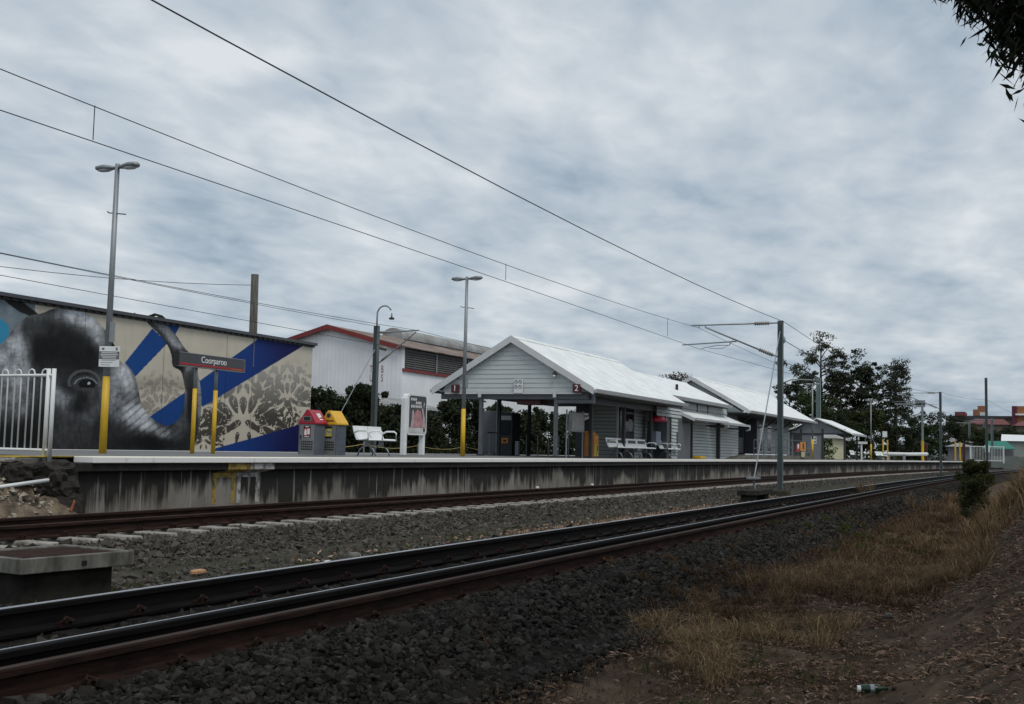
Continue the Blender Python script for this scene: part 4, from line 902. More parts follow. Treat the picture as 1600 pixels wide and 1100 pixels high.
t = thing('public_phone', 'public phone under a red rounded hood by the weatherboard corner', 'phone', (47.9, 15.2, PZ))
MB().box(47.75, 48.25, 15.25, 15.4, PZ, 2.40).build('pedestal', M_dkgrey, t)
hd = MB().ell((48.0, 15.02, 2.40), (.62, .34, .30), 16, 10); hd.v = [(a, b, max(c, 2.38)) for a, b, c in hd.v]; hd.build('hood', M_phone, t, smooth=True); MB().box(47.62, 48.3, 14.95, 15.25, 1.35, 1.95).build('handset_unit', mat('phone_grey', (.22, .25, .32), .5), t)
MB().tube([(48.25, 14.68, 2.50), (48.25, 14.72, 2.50)], .08, 12).build('emblem', mat('phone_pink', (.7, .25, .3), .5), t)
tag(MB().box(53.2, 54.1, 14.5, 14.9, PZ, PZ+.13).build('step_box', M_yel, origin=(53.5, 14.7, PZ), bevel=.02), 'low yellow step box at the foot of the grey sliding door', 'step')
tag(MB().box(41.3, 41.9, 15.9, 16.3, 2.42, 2.50).hexa([(41.4, 15.9, 2.2), (42.0, 15.9, 2.3), (42.0, 16.3, 2.3), (41.4, 16.3, 2.2)], [(41.4, 15.9, 2.28), (42.0, 15.9, 2.40), (42.0, 16.3, 2.40), (41.4, 16.3, 2.28)]).build('strip_light', M_letter, origin=(41.6, 16.1, 2.4)), 'white tilted hanging light under the veranda roof', 'light')
# chain barrier on small posts along the back of the platform
t = thing('chain_barrier', 'low yellow chain slung between short posts at the back of the platform', 'barrier', (36, 22.0, PZ))
xs_ = [31.5, 35.5, 39.5, 43.5, 47.5]
for x in xs_: MB().tube([(x, 22.1, PZ), (x, 22.1, PZ+.42)], .025, 6).build('post', M_galv, t)
for a, b in zip(xs_[:-1], xs_[1:]): MB().tube([(a+(b-a)*k/8, 22.1, PZ+.33-.14*4*(k/8)*(1-k/8)) for k in range(9)], .012, 5).build('chain', mat('chain_yellow', (.45, .36, .12), .6), t)
# warning sign on the ramp rail and small items
t = thing('warning_board', 'orange and red warning boards fixed to the ramp handrail end', 'sign', (77.5, 14.3, 1.7))
MB().box(77.0, 78.9, 14.26, 14.30, 1.35, 1.95).build('orange_board', M_orange, t); MB().tube([(78.0, 14.24, 1.68), (78.0, 14.259, 1.68)], .22, 12).build('symbol', M_black, t); MB().box(75.6, 76.6, 14.26, 14.30, 1.3, 1.75).build('red_board', M_signred, t)
MB().box(76.0, 76.5, 14.25, 14.259, 1.5, 1.8).build('white_patch', M_letter, t); MB().box(77.4, 78.6, 14.26, 14.30, .95, 1.3).build('notice', mat('notice_yellowish', (.5, .48, .25), .6), t)

# ================================================================ SMALL SHELTER and the far platform
def shelter():
    x0, x1 = 88.2, 95.5; o = float(off(92)); y0, y1, ym = 13.75+o, 18.9+o, 16.3+o; ze, zr = 2.78, 3.88
    t = thing('platform_shelter', 'small grey open shelter with white gable roof beyond the station building', 'shelter', (92, ym, PZ))
    for ya in (y0, y1): MB().hexa([(x0, ya, ze-.05), (x1, ya, ze-.05), (x1, ym, zr-.05), (x0, ym, zr-.05)], [(x0, ya, ze+.03), (x1, ya, ze+.03), (x1, ym, zr+.03), (x0, ym, zr+.03)]).build('roof_slope', M_roof, t)
    MB().prism([(y0, ze-.1), (y0-.14, ze-.0), (y0-.12, ze-.15)], 'x', x0, x1).build('gutter', M_trim, t)
    gwm = mat('shelter_grey', (.20, .215, .23), .7, .08, 2)
    MB().prism([(y0+.5, ze-.02), (y1-.5, ze-.02), (ym, zr-.12)], 'x', x0+.3, x0+.36).build('gable_wall', gwm, t)
    MB().box(x0+.3, x0+.38, ym-.35, ym+1.15, PZ, ze-.05).build('end_panel', gwm, t); MB().box(x0+.3, x1-.3, y1-.75, y1-.69, PZ, ze).build('back_wall', gwm, t)
    for y in (ym+1.2, ym-.4, y0+.55, y1-.6): MB().box(x0+.26, x0+.40, y-.07, y+.07, PZ, ze+.3).build('post', M_dkgrey, t)
    MB().box(x1-.4, x1-.26, y0+.5, y0+.64, PZ, ze).build('post', M_dkgrey, t); MB().box(x0+.25, x0+.36, y0+.3, y1-.3, ze-.12, ze-.02).build('tie_beam', M_dkgrey, t)
    pl = MB().box(x0+.27, x0+.295, ym+.05, ym+.45, 1.95, 2.5).build('pictogram_plate', M_whitep, t)
    for a in (.15, .35):
        for z in (2.1, 2.35): MB().box(x0+.262, x0+.269, ym+a-.06, ym+a+.06, z-.06, z+.06).build('pictogram', M_letterdk, pl)
shelter()
o90 = float(off(90))
bench(85.2, 16.4+o90, 1, 'grey seat in front of the small shelter', 'far platform seats', m=M_door, w=1.2); bench(96.5, 14.8+o90, 2, 'grey white bench just right of the small shelter', 'far platform seats', w=1.2)
bench(106.0, 12.9, 4, 'distant white bench beside the yellow posts', 'far platform seats', w=1.3)
t = thing('tap_post', 'short pale T shaped post right of the shelter', 'post', (97.3, 14.6+o90, PZ)); MB().tube([(97.3, 13.1, PZ), (97.3, 13.1, 2.15)], .07, 8).build('post', M_whitep, t); MB().box(97.2, 97.4, 12.65, 13.55, 2.1, 2.3).build('head', M_whitep, t)
for i, (x, y) in enumerate(((113.0, 13.25), (116.5, 13.25))):
    tag(MB().tube([(x, y, PZ), (x, y, 2.75)], .065, 10).build('yellow_post', M_yel, origin=(x, y, PZ)), ('yellow post just right of the far lamp post', 'second yellow post from the far lamp, paired')[i], 'post', 'yellow posts on the far platform')
tag(MB().box(113.0, 113.2, 12.9, 13.3, 2.95, 3.5).build('small_sign', M_whitep, origin=(113, 13, 3)), 'small white sign hanging above the paired yellow posts', 'sign')
t = thing('camera_pole', 'green grey pole with yellow foot and cross arm on the far platform', 'pole', (130, 11.3, PZ)); MB().tube([(130, 11.2, 2.9), (130, 11.2, 7.2)], .12, 10).build('pole', M_mastlt, t); MB().tube([(130, 11.2, PZ), (130, 11.2, 2.9)], .14, 10).build('yellow_sleeve', M_yel, t)
MB().box(129.9, 130.1, 10.9, 14.0, 6.75, 6.9).build('cross_arm', M_galv, t); MB().box(129.9, 130.1, 10.9, 11.9, 6.5, 7.25).build('head_unit', M_galv, t); MB().box(130.3, 130.5, 10.75, 10.98, PZ, 2.6).build('red_board', M_maroon, t)
for i, y in enumerate((8.55, 8.05)): tag(MB().tube([(140, y, PZ), (140, y, 3.0)], .09, 8).build('yellow_post', M_yel, origin=(140, y, PZ)), ('left yellow post at the far fence', 'right yellow post at the far fence')[i], 'post', 'yellow posts on the far platform')
tag(MB().box(140.2, 140.4, 7.5, 7.8, PZ, 2.8).build('red_panel', M_maroon, origin=(140, 7.5, PZ)), 'narrow red panel beside the far yellow posts', 'panel')
t = thing('end_fence', 'distant white picket fence closing the far end of the platform', 'fence', (142, 6, PZ))
for z in (PZ+.15, PZ+1.75): MB().tube([(142, 7.05, z), (142, 3.55, z)], .05, 6).build('rail', M_whitep, t)
for y in np.arange(3.55, 7.1, .16): MB().tube([(142, y, PZ+.15), (142, y, PZ+1.75)], .022, 5).build('picket', M_whitep, t)
for y in (3.55, 5.25, 7.05): MB().tube([(142, y, PZ-.1), (142, y, PZ+1.85)], .08, 6).build('post', M_whitep, t)
MB().box(141.8, 141.9, 5.0, 5.5, 1.9, 2.7).build('notice', M_letter, t)

# ================================================================ MURAL WALL
def mural():
    X0, X1, Y, Z0, Z1 = 12.0, 40.2, 27.7, -.4, 5.18
    t = thing('mural_wall', 'long precast wall painted with an elephant, blue bands and damask', 'wall', (30, Y, -.4))
    # cartoon grid -> wall transfer for the painting (fixed to the wall)
    H = np.array([[1468.6858, 107.4904, -36004.0858], [652.0771, -1737.6925, 8891.8291], [0.9055, 0.0844, 11.4329]])
    def paint(X, Z):
        q = H@np.stack([X.ravel(), Z.ravel(), np.ones(X.size)]); w = np.where(q[2] > 8, q[2], 8); x = (q[0]/w).reshape(X.shape); y = (q[1]/w).reshape(X.shape)
        def poly(P):
            ins = np.zeros(x.shape, bool); n = len(P)
            for i in range(n):
                (a, b), (c, d) = P[i], P[(i+1) % n]
                if b == d: continue
                cr = ((b > y) != (d > y)) & (x < (c-a)*(y-b)/(d-b)+a); ins ^= cr
            return ins
        def smooth(P, k=6):                      # closed Catmull-Rom
            P = np.array(P, float); n = len(P); o = []
            for i in range(n):
                p0, p1, p2, p3 = P[i-1], P[i], P[(i+1) % n], P[(i+2) % n]
                for u in np.arange(k)/k: o.append(tuple(.5*((2*p1)+(-p0+p2)*u+(2*p0-5*p1+4*p2-p3)*u*u+(-p0+3*p1-3*p2+p3)*u**3)))
            return o
        def blob(cx, cy, rx, ry, an=0, soft=1.0):
            c, s = math.cos(R(an)), math.sin(R(an)); u = ((x-cx)*c+(y-cy)*s)/rx; v = (-(x-cx)*s+(y-cy)*c)/ry; return np.clip(1.35*np.exp(-(u*u+v*v)*1.1/soft), 0, 1)
        img = np.zeros(x.shape+(3,))
        n1 = fbm(x*.03, y*.03, 4, 31); base = np.array([.57, .525, .43]); img[:] = base*(.84+.3*n1)[..., None]
        streak = fbm(x*.16, y*.012, 3, 33); img *= (1-.16*np.clip((streak-.5)*4, 0, 1)*np.clip((640-y)/160, 0, 1))[..., None]
        # damask stencil, mirrored about its axis, fading upwards
        def damask(ax, ay, S, reg, fade0, fade1):
            u = np.abs(x-ax)/S; v = (y-ay)/S
            d = np.full(x.shape, 9.0)
            def petal(cx, cy, L, W, an):
                nonlocal d
                c, s = math.cos(R(an)), math.sin(R(an)); a = ((u-cx)*c+(v-cy)*s)/L; b = (-(u-cx)*s+(v-cy)*c)/W
                e = np.sqrt(a*a+(b/(np.clip(1-a*.55, .25, 2)))**2); d = np.minimum(d, e)
            for p in ((0, -.10, .20, .075, 90), (.17, -.12, .22, .085, 108), (.34, -.02, .24, .09, 140), (.55, .05, .26, .10, 165), (.42, .20, .24, .09, 20), (.66, .22, .24, .08, 30), (.20, .30, .22, .07, 35), (.44, .38, .26, .09, 15),
                      (.74, .42, .18, .07, 10), (.28, -.38, .19, .11, 60), (.48, -.30, .16, .09, 100), (.62, -.20, .14, .08, 40), (.08, -.42, .12, .05, 75), (.14, -.66, .20, .09, 70), (.34, -.62, .17, .10, 110), (.02, -.84, .14, .05, 90),
                      (.52, -.55, .13, .07, 60), (.70, -.46, .12, .06, 20), (.86, -.10, .13, .07, 70), (.92, .16, .16, .06, 140), (.85, -.66, .12, .06, 100), (.30, -.95, .16, .07, 60), (.60, -.85, .14, .07, 120), (.12, .52, .14, .04, 80), (.9, .55, .15, .06, 30)): petal(*p)
            lace = np.abs(fbm(u*8+3, v*8, 3, 41)-.47)
            far = np.clip((np.hypot(u, v*.8)-.95)*6, 0, 1)
            fol = (fbm(u*4.5+1, v*4.5, 3, 43) > .50) & (lace > .035)
            m = (d < .86) & (lace > .016) & (np.hypot(u, v*.85) < .98+.30*(fbm(u*3, v*3, 2, 47)-.4))
            m &= reg; f = np.clip((y-fade0)/(fade1-fade0), 0, 1)
            dk = np.array([.062, .056, .046]); col = (np.array([.46, .44, .40])[None, None]*(1-f)[..., None]+dk*f[..., None]); k = (m*np.clip(f*6, 0, 1))[..., None]
            return k, col
        for (ax_, ay_, S_, rg_) in ((449, 612, 52, x > 298), (318, 680, 36, x > 298), (452, 668, 30, x > 298), (380, 642, 82, x > 298)):
            k, c = damask(ax_, ay_, S_, rg_, 556, 650); img[:] = img*(1-k)+c*k
        regL = (x > 190) & (x < 300) & (y > 545); k, c = damask(252, 628, 46, regL, 545, 640); img[:] = img*(1-k*.55)+c*k*.55
        g = np.clip(1-np.abs(y-600)/16, 0, 1)*regL; img[:] = img*(1-.35*g[..., None])
        # blue bands
        def band(P):
            m = poly(P); t_ = np.clip((x-200)/270, 0, 1); dip = np.clip(((x-385)/60), 0, 1)
            blue = np.stack([.006+0*x, .030+.030*(1-t_)-.024*dip, .235-.05*t_-.11*dip], -1)*(.9+.25*n1)[..., None]; img[m] = blue[m]
        band([(195, 567), (238, 513), (262, 536), (211, 589)]); band([(255, 500), (284, 505), (273, 524)]); band([(228, 655), (292, 611), (292, 660), (262, 670), (245, 670)])
        band([(308, 598), (408, 526), (478, 538), (316, 636)]); band([(325, 708), (338, 700), (400, 683), (462, 665), (490, 657), (490, 712)]); band([(138, 478), (144, 490), (148, 480)])
        # sky patch and strap at the left
        m = (x < 55) & (y < 545); cl = fbm(x*.06, y*.06, 4, 51); img[m] = (np.array([.16, .20, .23])*(.6+.9*cl)[..., None])[m]
        m = poly([(-40, 492), (2, 498), (13, 508), (15, 522), (6, 534), (-10, 545), (-40, 560)]); img[m] = np.array([.035, .26, .44])
        m = poly([(0, 460), (28, 466), (62, 492), (52, 496), (30, 487), (12, 474)]); img[m] = (.012, .011, .011)
        # elephant
        head = smooth([(-60, 560), (0, 538), (12, 526), (26, 508), (44, 494), (66, 489), (86, 482), (108, 483), (132, 488), (152, 502), (168, 520), (180, 542), (189, 566),
                       (200, 572), (211, 588), (217, 612), (221, 632), (230, 646), (246, 660), (263, 665), (278, 656), (286, 640), (289, 615), (287, 596), (282, 580), (270, 572), (268, 556), (262, 540), (250, 524), (232, 506), (228, 496),
                       (252, 500), (272, 520), (286, 540), (298, 556), (308, 580), (314, 612), (314, 645), (308, 680), (300, 706), (290, 720), (-60, 740)])
        m = poly(head)
        v = np.full(x.shape, .055)
        fur = fbm(x*.10, y*.05, 5, 61); fur2 = fbm(x*.35, y*.10, 3, 62)
        for cx, cy, rx, ry, an, val, st in ((22, 560, 34, 55, -20, .20, .9), (60, 500, 40, 12, -8, .13, .7), (128, 497, 34, 16, 25, .30, .95), (150, 522, 26, 14, 45, .24, .8), (96, 540, 40, 34, 0, .018, .97), (62, 545, 14, 44, 0, .016, .9), (135, 560, 34, 26, 20, .022, .9),
                                            (60, 512, 30, 12, 15, .05, .8), (180, 545, 10, 26, -25, .016, .95), (92, 620, 22, 16, 30, .16, .8), (118, 605, 26, 14, 10, .03, .8), (90, 690, 50, 30, 0, .05, .6), (128, 650, 30, 30, 0, .12, .8), (150, 620, 14, 24, 0, .10, .7), (126, 630, 14, 20, 20, .022, .9),
                                            (60, 660, 18, 50, 0, .020, .9), (25, 680, 40, 30, 0, .012, .9), (20, 630, 30, 25, 0, .15, .7), (198, 592, 13, 26, -20, .26, .9), (178, 600, 12, 34, 0, .16, .7), (190, 640, 16, 30, -25, .15, .7), (212, 650, 22, 20, 40, .27, .9), (228, 664, 24, 10, 35, .30, .9), (170, 680, 60, 24, 10, .035, .8), (240, 692, 60, 14, 0, .016, .95),
                                            (256, 676, 22, 9, 10, .14, .8), (285, 668, 12, 20, 20, .10, .7), (300, 640, 10, 40, 0, .022, .95), (312, 620, 4, 50, 0, .16, .8), (289, 625, 3.5, 30, 0, .12, .7), (272, 532, 20, 7, 48, .20, .8), (255, 512, 20, 8, 40, .17, .7), (262, 545, 22, 5, 55, .022, .8), (288, 560, 12, 14, 30, .05, .8), (296, 570, 5, 20, 25, .16, .6), (280, 578, 8, 10, 0, .012, .9)):
            b = blob(cx, cy, rx, ry, an)*st; v = v*(1-b)+val*b
        v = v*1.12*(.55+.95*fur)*(.78+.45*fur2)
        v = np.clip(.13*(v/.115)**1.75, .003, .55)
        # trunk wrinkles across its run
        wr = np.sin((x*.62+y*.78)*.62+3*fbm(x*.05, y*.05, 2, 71))*.5+.5; wk = np.clip(blob(215, 648, 30, 42, -25)+blob(250, 676, 40, 14, 0), 0, 1); v = v*(1-.42*wk*np.clip((.42-wr)*4, 0, 1))
        rg = 1-np.abs(2*fbm(x*.055+1.5*fbm(x*.03, y*.03, 2, 81), y*.085, 4, 82)-.94); v = v*(1-.28*np.clip((rg-.80)*5, 0, 1)); rg2 = 1-np.abs(2*fbm(x*.16, y*.22, 3, 83)-.94); v = v*(1-.18*np.clip((rg2-.84)*6, 0, 1)); v = np.where(v > .12, v*1.25, v)
        # eye
        e = lambda cx, cy, rx, ry: ((x-cx)/rx)**2+((y-cy)/ry)**2
        ring = np.abs(np.sqrt(e(132, 598, 24, 19))-1); v = np.where((ring < .10) & (y < 604), v*.4+.09, v); v = np.where(e(132, 599, 20, 13) < 1, .045, v)
        v = np.where((np.abs(np.sqrt(e(134, 603, 18, 13))-1) < .07) & (y < 600), .22, v); v = np.where(e(136, 601, 13, 8.5) < 1, .004, v); v = np.where(e(139, 599, 2.4, 2.0) < 1, .55, v); v = np.where((e(136, 602, 12, 8) < 1) & (y > 606), .06, v)
        el = np.stack([v*.95, v*1.0, v*1.06], -1); img[m] = el[m]
        return np.clip(img, 0, 1)
    cuts = [X0, 18.0, 24.0, 27.5, 31.2, 34.6, 36.2, X1]; zs = np.arange(.5, Z1+.01, .0225); zs = np.concatenate([[Z0], zs[:-1], [Z1]])
    for a, b in zip(cuts[:-1], cuts[1:]):
        xg = np.linspace(a+.008, b-.008, max(2, int((b-a)/.03))); Xg, Zg = np.meshgrid(xg, zs, indexing='ij'); C = paint(Xg, Zg)
        V = np.stack([Xg, np.full(Xg.shape, Y), Zg], -1).reshape(-1, 3); i = np.arange(Xg.size).reshape(Xg.shape); F = np.stack([i[:-1, :-1], i[1:, :-1], i[1:, 1:], i[:-1, 1:]], -1).reshape(-1, 4)
        o = add_np('wall_panel', V, F, M_paint, t); ca = o.data.attributes.new('paint', 'FLOAT_COLOR', 'POINT')
        ca.data.foreach_set('color', np.concatenate([C.reshape(-1, 3), np.ones((C.size//3, 1))], 1).astype(np.float32).ravel())
    MB().box(X0, X1, Y+.01, Y+.25, Z0, Z1).build('wall_core', M_concdk, t)
    MB().box(X0, X1+.12, Y-.16, Y+.3, Z1+.02, Z1+.13).build('gutter', M_signdk, t)
    MB().box(X0, X1+.08, Y-.05, Y+.2, Z1-.06, Z1+.02).build('fascia', M_dkgrey, t)
    for x in np.arange(20.2, X1, .33): MB().box(x, x+.13, Y-.09, Y-.05, Z1-.05, Z1+.02).build('roof_rib', M_black, t)
    MB().hexa([(X0, Y+.2, Z1+.05), (X1, Y+.2, Z1+.05), (X1, Y+7, Z1-.6), (X0, Y+7, Z1-.6)], [(X0, Y+.2, Z1+.1), (X1, Y+.2, Z1+.1), (X1, Y+7, Z1-.55), (X0, Y+7, Z1-.55)]).build('roof', M_galvroof, t)
    MB().box(36.19, 36.23, Y-.02, Y-.002, 4.0, Z1-.06).build('downpipe', M_letterdk, t)
mural()

# ================================================================ FACTORY AND SHED BEHIND
def factory():
    xg, yn, ya, yf = 62.0, 36.0, 41.44, 46.88; ze, zr, xe = 7.30, 8.68, 110.0
    t = thing('factory_building', 'white sheet metal factory with red trim and rusty roof behind the platform', 'factory', (80, 43, -.4))
    MB().prism([(yn, -.4), (yf, -.4), (yf, ze), (ya, zr), (yn, ze)], 'x', xg, xg+.3).build('end_wall', M_facY, t)
    MB().box(xg+.3, xe, yn, yn+.3, -.4, 5.85).build('side_wall', M_fac, t)
    for b_ in ((yn, ya, ze, zr), (yf, ya, ze, zr)):
        MB().hexa([(xg-.3, b_[0]-.3 if b_[0] < ya else b_[0]+.3, b_[2]-.08), (xe, b_[0]-.3 if b_[0] < ya else b_[0]+.3, b_[2]-.08), (xe, b_[1], b_[3]), (xg-.3, b_[1], b_[3])],
                  [(xg-.3, b_[0]-.3 if b_[0] < ya else b_[0]+.3, b_[2]-.02), (xe, b_[0]-.3 if b_[0] < ya else b_[0]+.3, b_[2]-.02), (xe, b_[1], b_[3]+.08), (xg-.3, b_[1], b_[3]+.08)]).build('roof_slope', M_facroof, t)
        MB().hexa([(xg-.38, b_[0], b_[2]-.26), (xg-.31, b_[0], b_[2]-.26), (xg-.31, b_[1], b_[3]-.2), (xg-.38, b_[1], b_[3]-.2)], [(xg-.38, b_[0], b_[2]-.0), (xg-.31, b_[0], b_[2]-.0), (xg-.31, b_[1], b_[3]+.1), (xg-.38, b_[1], b_[3]+.1)]).build('red_barge', M_facred, t)
    # louvred clerestory along the side
    MB().box(xg+.3, xe, yn+.12, yn+.3, 5.85, 7.2).build('louvre_back', M_letterdk, t)
    for k in range(9): MB().hexa([(xg+.3, yn-.02, 6.02+.14*k), (xe, yn-.02, 6.02+.14*k), (xe, yn+.01, 6.02+.14*k), (xg+.3, yn+.01, 6.02+.14*k)], [(xg+.3, yn+.08, 6.15+.14*k), (xe, yn+.08, 6.15+.14*k), (xe, yn+.11, 6.15+.14*k), (xg+.3, yn+.11, 6.15+.14*k)]).build('louvre_slat', M_louvre, t)
    for x in (66.4, 71.0, 75.5, 80): MB().box(x, x+.12, yn-.05, yn-.02, 5.9, 7.2).build('louvre_post', M_galv, t)
    MB().box(xg, xe, yn-.12, yn-.005, 5.74, 5.92).build('red_rail', M_facred, t)
    # round topped ridge vent
    r, yc, z0 = .85, ya+.2, zr+.05; prof = [(yc-r, z0-.55), (yc+r, z0-.55), (yc+r, z0+.1)]+[(yc+r*math.cos(a), z0+.1+r*.75*math.sin(a)) for a in np.linspace(.2, math.pi-.2, 9)]+[(yc-r, z0+.1)]
    MB().prism(prof, 'x', 70.2, 106).build('ridge_vent', M_galvroof, t, smooth=False); MB().box(70.4, 106, yc-r-.04, yc-r+.01, z0-.25, z0-.05).build('vent_slot', M_black, t)
    for y, s in ((37.4, 1), (38.6, .8)): pass
    LY = 38.25
    for ln, z, items in ((0, 5.86, (('T', 0), ('I', .17), ('N', .36), ('B', .82))), (1, 5.30, (('U', .02), ('G', .32), ('S', .82)))):
        for ch, d in items: text_part('painted_letter', ch, .66, M_facred, t, (xg-.006, LY-d, z), '-x', sx=.50)
    MB().tube([(70.5, yn-.1, 5.75), (68.2, yn-.25, 3.6)], .07, 8).build('downpipe', M_galv, t); MB().box(xg-.14, xg-.02, 39.8, 47, 3.9, 4.06).build('wall_rail', M_gutter, t)
factory()
t = thing('lean_to_shed', 'low grey corrugated shed behind the dark shrubs below the factory', 'shed', (55, 33, -.4))
MB().box(44.0, 61.2, 33.0, 35.8, -.4, 3.3).build('wall', M_shedwall, t)
MB().hexa([(43.6, 32.5, 3.24), (61.6, 32.5, 3.24), (61.6, 36, 3.9), (43.6, 36, 3.9)], [(43.6, 32.5, 3.34), (61.6, 32.5, 3.34), (61.6, 36, 4.0), (43.6, 36, 4.0)]).build('roof', M_galvroof, t)
MB().box(43.6, 61.6, 32.36, 32.5, 3.2, 3.36).build('gutter', M_gutter, t)

# ================================================================ VEGETATION
def shrub(name, c, rx, ry, h, m, label, group=None, n=3000, leaf=.12, spiky=False, seed=0, trunk=True, cat='shrub', shoots=9):
    rng = np.random.default_rng(seed+100); z0 = float(c[2]) if len(c) > 2 else -.4
    t = thing(name, label, cat, (c[0], c[1], z0), group)
    k = 34; u = rng.random(k); a = rng.random(k)*2*math.pi
    prof = np.sin(np.clip(u*.92+.08, 0, 1)*math.pi)**.6 if not spiky else (1-u)**.7
    rr = prof*np.sqrt(rng.random(k))
    C = np.stack([c[0]+rx*rr*np.cos(a), c[1]+ry*rr*np.sin(a), z0+h*(.08+.86*u)], -1); rad = .20*min(h, 2*rx)*(.7+.6*rng.random(k))*(1 if not spiky else .75)
    if shoots:
        a = rng.random(shoots)*6.283; r_ = .8*np.sqrt(rng.random(shoots)); Cs = np.stack([c[0]+rx*r_*np.cos(a), c[1]+ry*r_*np.sin(a), z0+h*(.80+.28*rng.random(shoots)*(1-.5*r_))], -1)
        C = np.concatenate([C, Cs]); rad = np.concatenate([rad, .085*min(h, 2*rx)*(.6+.8*rng.random(shoots))]); k += shoots
    P, i = clump_points(C, rad, n, rng, .9); tone = np.clip(.25+.5*rng.random(k)[i]*.6+.35*rng.random(n), 0, 1)
    V, F, T = leaves(P, leaf, leaf*.45, tone, 0, rng); add_np('foliage', V, F, m, t, T)
    if trunk:
        b = MB(); b.tube([(c[0], c[1], z0), (c[0], c[1], z0+h*.5)], [.05*h**.5, .02], 6)
        for q in range(4): b.tube([(c[0], c[1], z0+h*.15*q*.8), tuple(C[q*5])], [.025, .008], 5)
        b.build('stem', M_bark, t)
    return t
hx = [(41.6, 28.0, 3.6), (43.4, 28.4, 3.3), (45.2, 28.0, 4.1), (47.2, 28.3, 3.2), (49.2, 28.1, 3.4), (51.2, 28.4, 3.0), (53.2, 28.0, 3.6), (55.4, 28.2, 4.1), (57.6, 28.0, 3.3), (60, 28.3, 3.8), (62.8, 28.1, 3.5), (65.8, 28.2, 4.0), (69, 28.0, 3.6), (72.5, 28.2, 3.9), (76, 28, 3.5)]
hl = ['beside the mural wall end', 'second from the mural wall', 'with a tall tip, third from the mural', 'behind the white bench', 'just left of the swan neck mast foot', 'right behind the swan neck mast', 'left of the advertising panel', 'with a pointed tip behind the second lamp post', 'right of the second lamp post', 'seen below platform number one', 'behind the grey booth', 'behind the ticket machine', 'seen through the veranda middle', 'behind the handrail fence', 'behind the map stand']
for i, (x, y, h) in enumerate(hx): shrub('dark_shrub', (x, y, -.4), 1.5, .95, h, M_leafdk, 'dark green hedge shrub '+hl[i], 'dark hedge behind the platform', 7000, .22, spiky=i in (2, 4, 7, 9, 11, 13), seed=i, shoots=14)
def gum(name, base, h, rx, label, m=M_leafgum, bark=M_bark, n=9000, leaf=.34, seed=0, kind_='open', group='trees beyond the station', lean=0.0, cat='tree', cr=None):
    rng = np.random.default_rng(seed+500); bx, by, bz = base; t = thing(name, label, cat, base, group); b = MB()
    top = Vector((bx+lean, by+lean*.4, bz+h*.9)); b.tube([(bx, by, bz), (bx+lean*.3, by, bz+h*.35), tuple(top)], [h*.022, h*.016, h*.004], 8)
    C = []; nb = 26 if kind_ == 'open' else 28
    for q in range(nb):
        u = .30+.62*(q/nb) if kind_ != 'dense' else .15+.75*(q/nb); s = Vector((bx+lean*u, by, bz+h*u*.95)); a = rng.random()*6.283
        if kind_ == 'cone': ext = rx*(1.05-u)*1.25*(.55+.6*rng.random())
        elif kind_ == 'dense': ext = rx*math.sin(math.pi*min(.95, u*.9+.08))**.7*(.5+.5*rng.random())
        else: ext = rx*math.sin(math.pi*min(.97, u*.82+.1))**.8*(.45+.65*rng.random())
        e = s+Vector((math.cos(a)*ext, math.sin(a)*ext, h*(.05+.10*rng.random())*(.3 if kind_ == 'cone' else 1)))
        b.tube([tuple(s), tuple(s.lerp(e, .55)+Vector((0, 0, h*.01))), tuple(e)], [h*.006, h*.0035, h*.0015], 5)
        for w in range(5 if kind_ != 'dense' else 4):
            p = s.lerp(e, .45+.6*rng.random())+Vector(rng.normal(size=3)*h*.030); C.append(tuple(p))
    C.append(tuple(top)); C = np.array(C); rad = h*(.044 if kind_ == 'open' else .046 if kind_ == 'cone' else .085)*(.5+.9*rng.random(len(C)))
    if cr: rad = rad*cr
    P, i = clump_points(C, rad, n, rng, .62); tone = np.clip(.20+.45*rng.random(len(C))[i]+.35*(rng.random(n)-.2), 0, 1)
    V, F, T = leaves(P, leaf, leaf*.42, tone, .25, rng); add_np('crown', V, F, m, t, T); b.build('trunk', bark, t); return t
gum('gum_tree', (150, 25.2, -.4), 16.8, 6.0, 'tallest gum tree with open crown left of the pair behind the station', seed=1, n=9000)
gum('gum_tree', (152, 20.5, -.4), 13.6, 4.6, 'dark gum tree in the middle of the group behind the shelter', m=M_leafdk, seed=2, n=11000, cr=1.25)
gum('pine_tree', (155, 16.6, -.4), 15.2, 3.6, 'upright feathery tree right of the gum trees with visible trunk', m=M_leafgum, seed=3, kind_='cone', n=9000, leaf=.30)
gum('gum_tree', (145, 28.2, -.4), 10.8, 4.0, 'lower pale gum tree at the left edge of the tree group', seed=4, n=6500)
gum('broad_tree', (140, 23.6, -.4), 9.2, 5.4, 'rounded dark green tree right behind the shelter roof', m=M_leaf, seed=5, kind_='dense', n=11000)
gum('broad_tree', (143, 18.6, -.4), 7.4, 4.2, 'yellow green leafy tree behind the far lamp post', m=M_leafyel, seed=6, kind_='dense', n=8000)
gum('broad_tree', (138, 14.6, -.4), 5.4, 3.4, 'low dark bushy tree under the upright feathery tree', m=M_leafdk, seed=7, kind_='dense', n=7000)
gum('broad_tree', (150, 13.3, -.4), 5.6, 3.0, 'round dark green tree right of the green camera pole', m=M_leaf, seed=8, kind_='dense', n=8000, leaf=.26)
gum('broad_tree', (200, 17.5, -.4), 9.0, 4.0, 'far round tree left of the second mast', m=M_leafdk, seed=9, kind_='dense', n=5000, leaf=.4)
gum('broad_tree', (215, 14.0, -.4), 9.5, 4.6, 'far tree mass just right of the second mast', m=M_leafdk, seed=10, kind_='dense', n=6000, leaf=.42)
gum('broad_tree', (220, 10.5, -.4), 7.5, 3.6, 'olive brown far tree behind the grey cottage', m=M_leafyel, seed=11, kind_='dense', n=5000, leaf=.4)
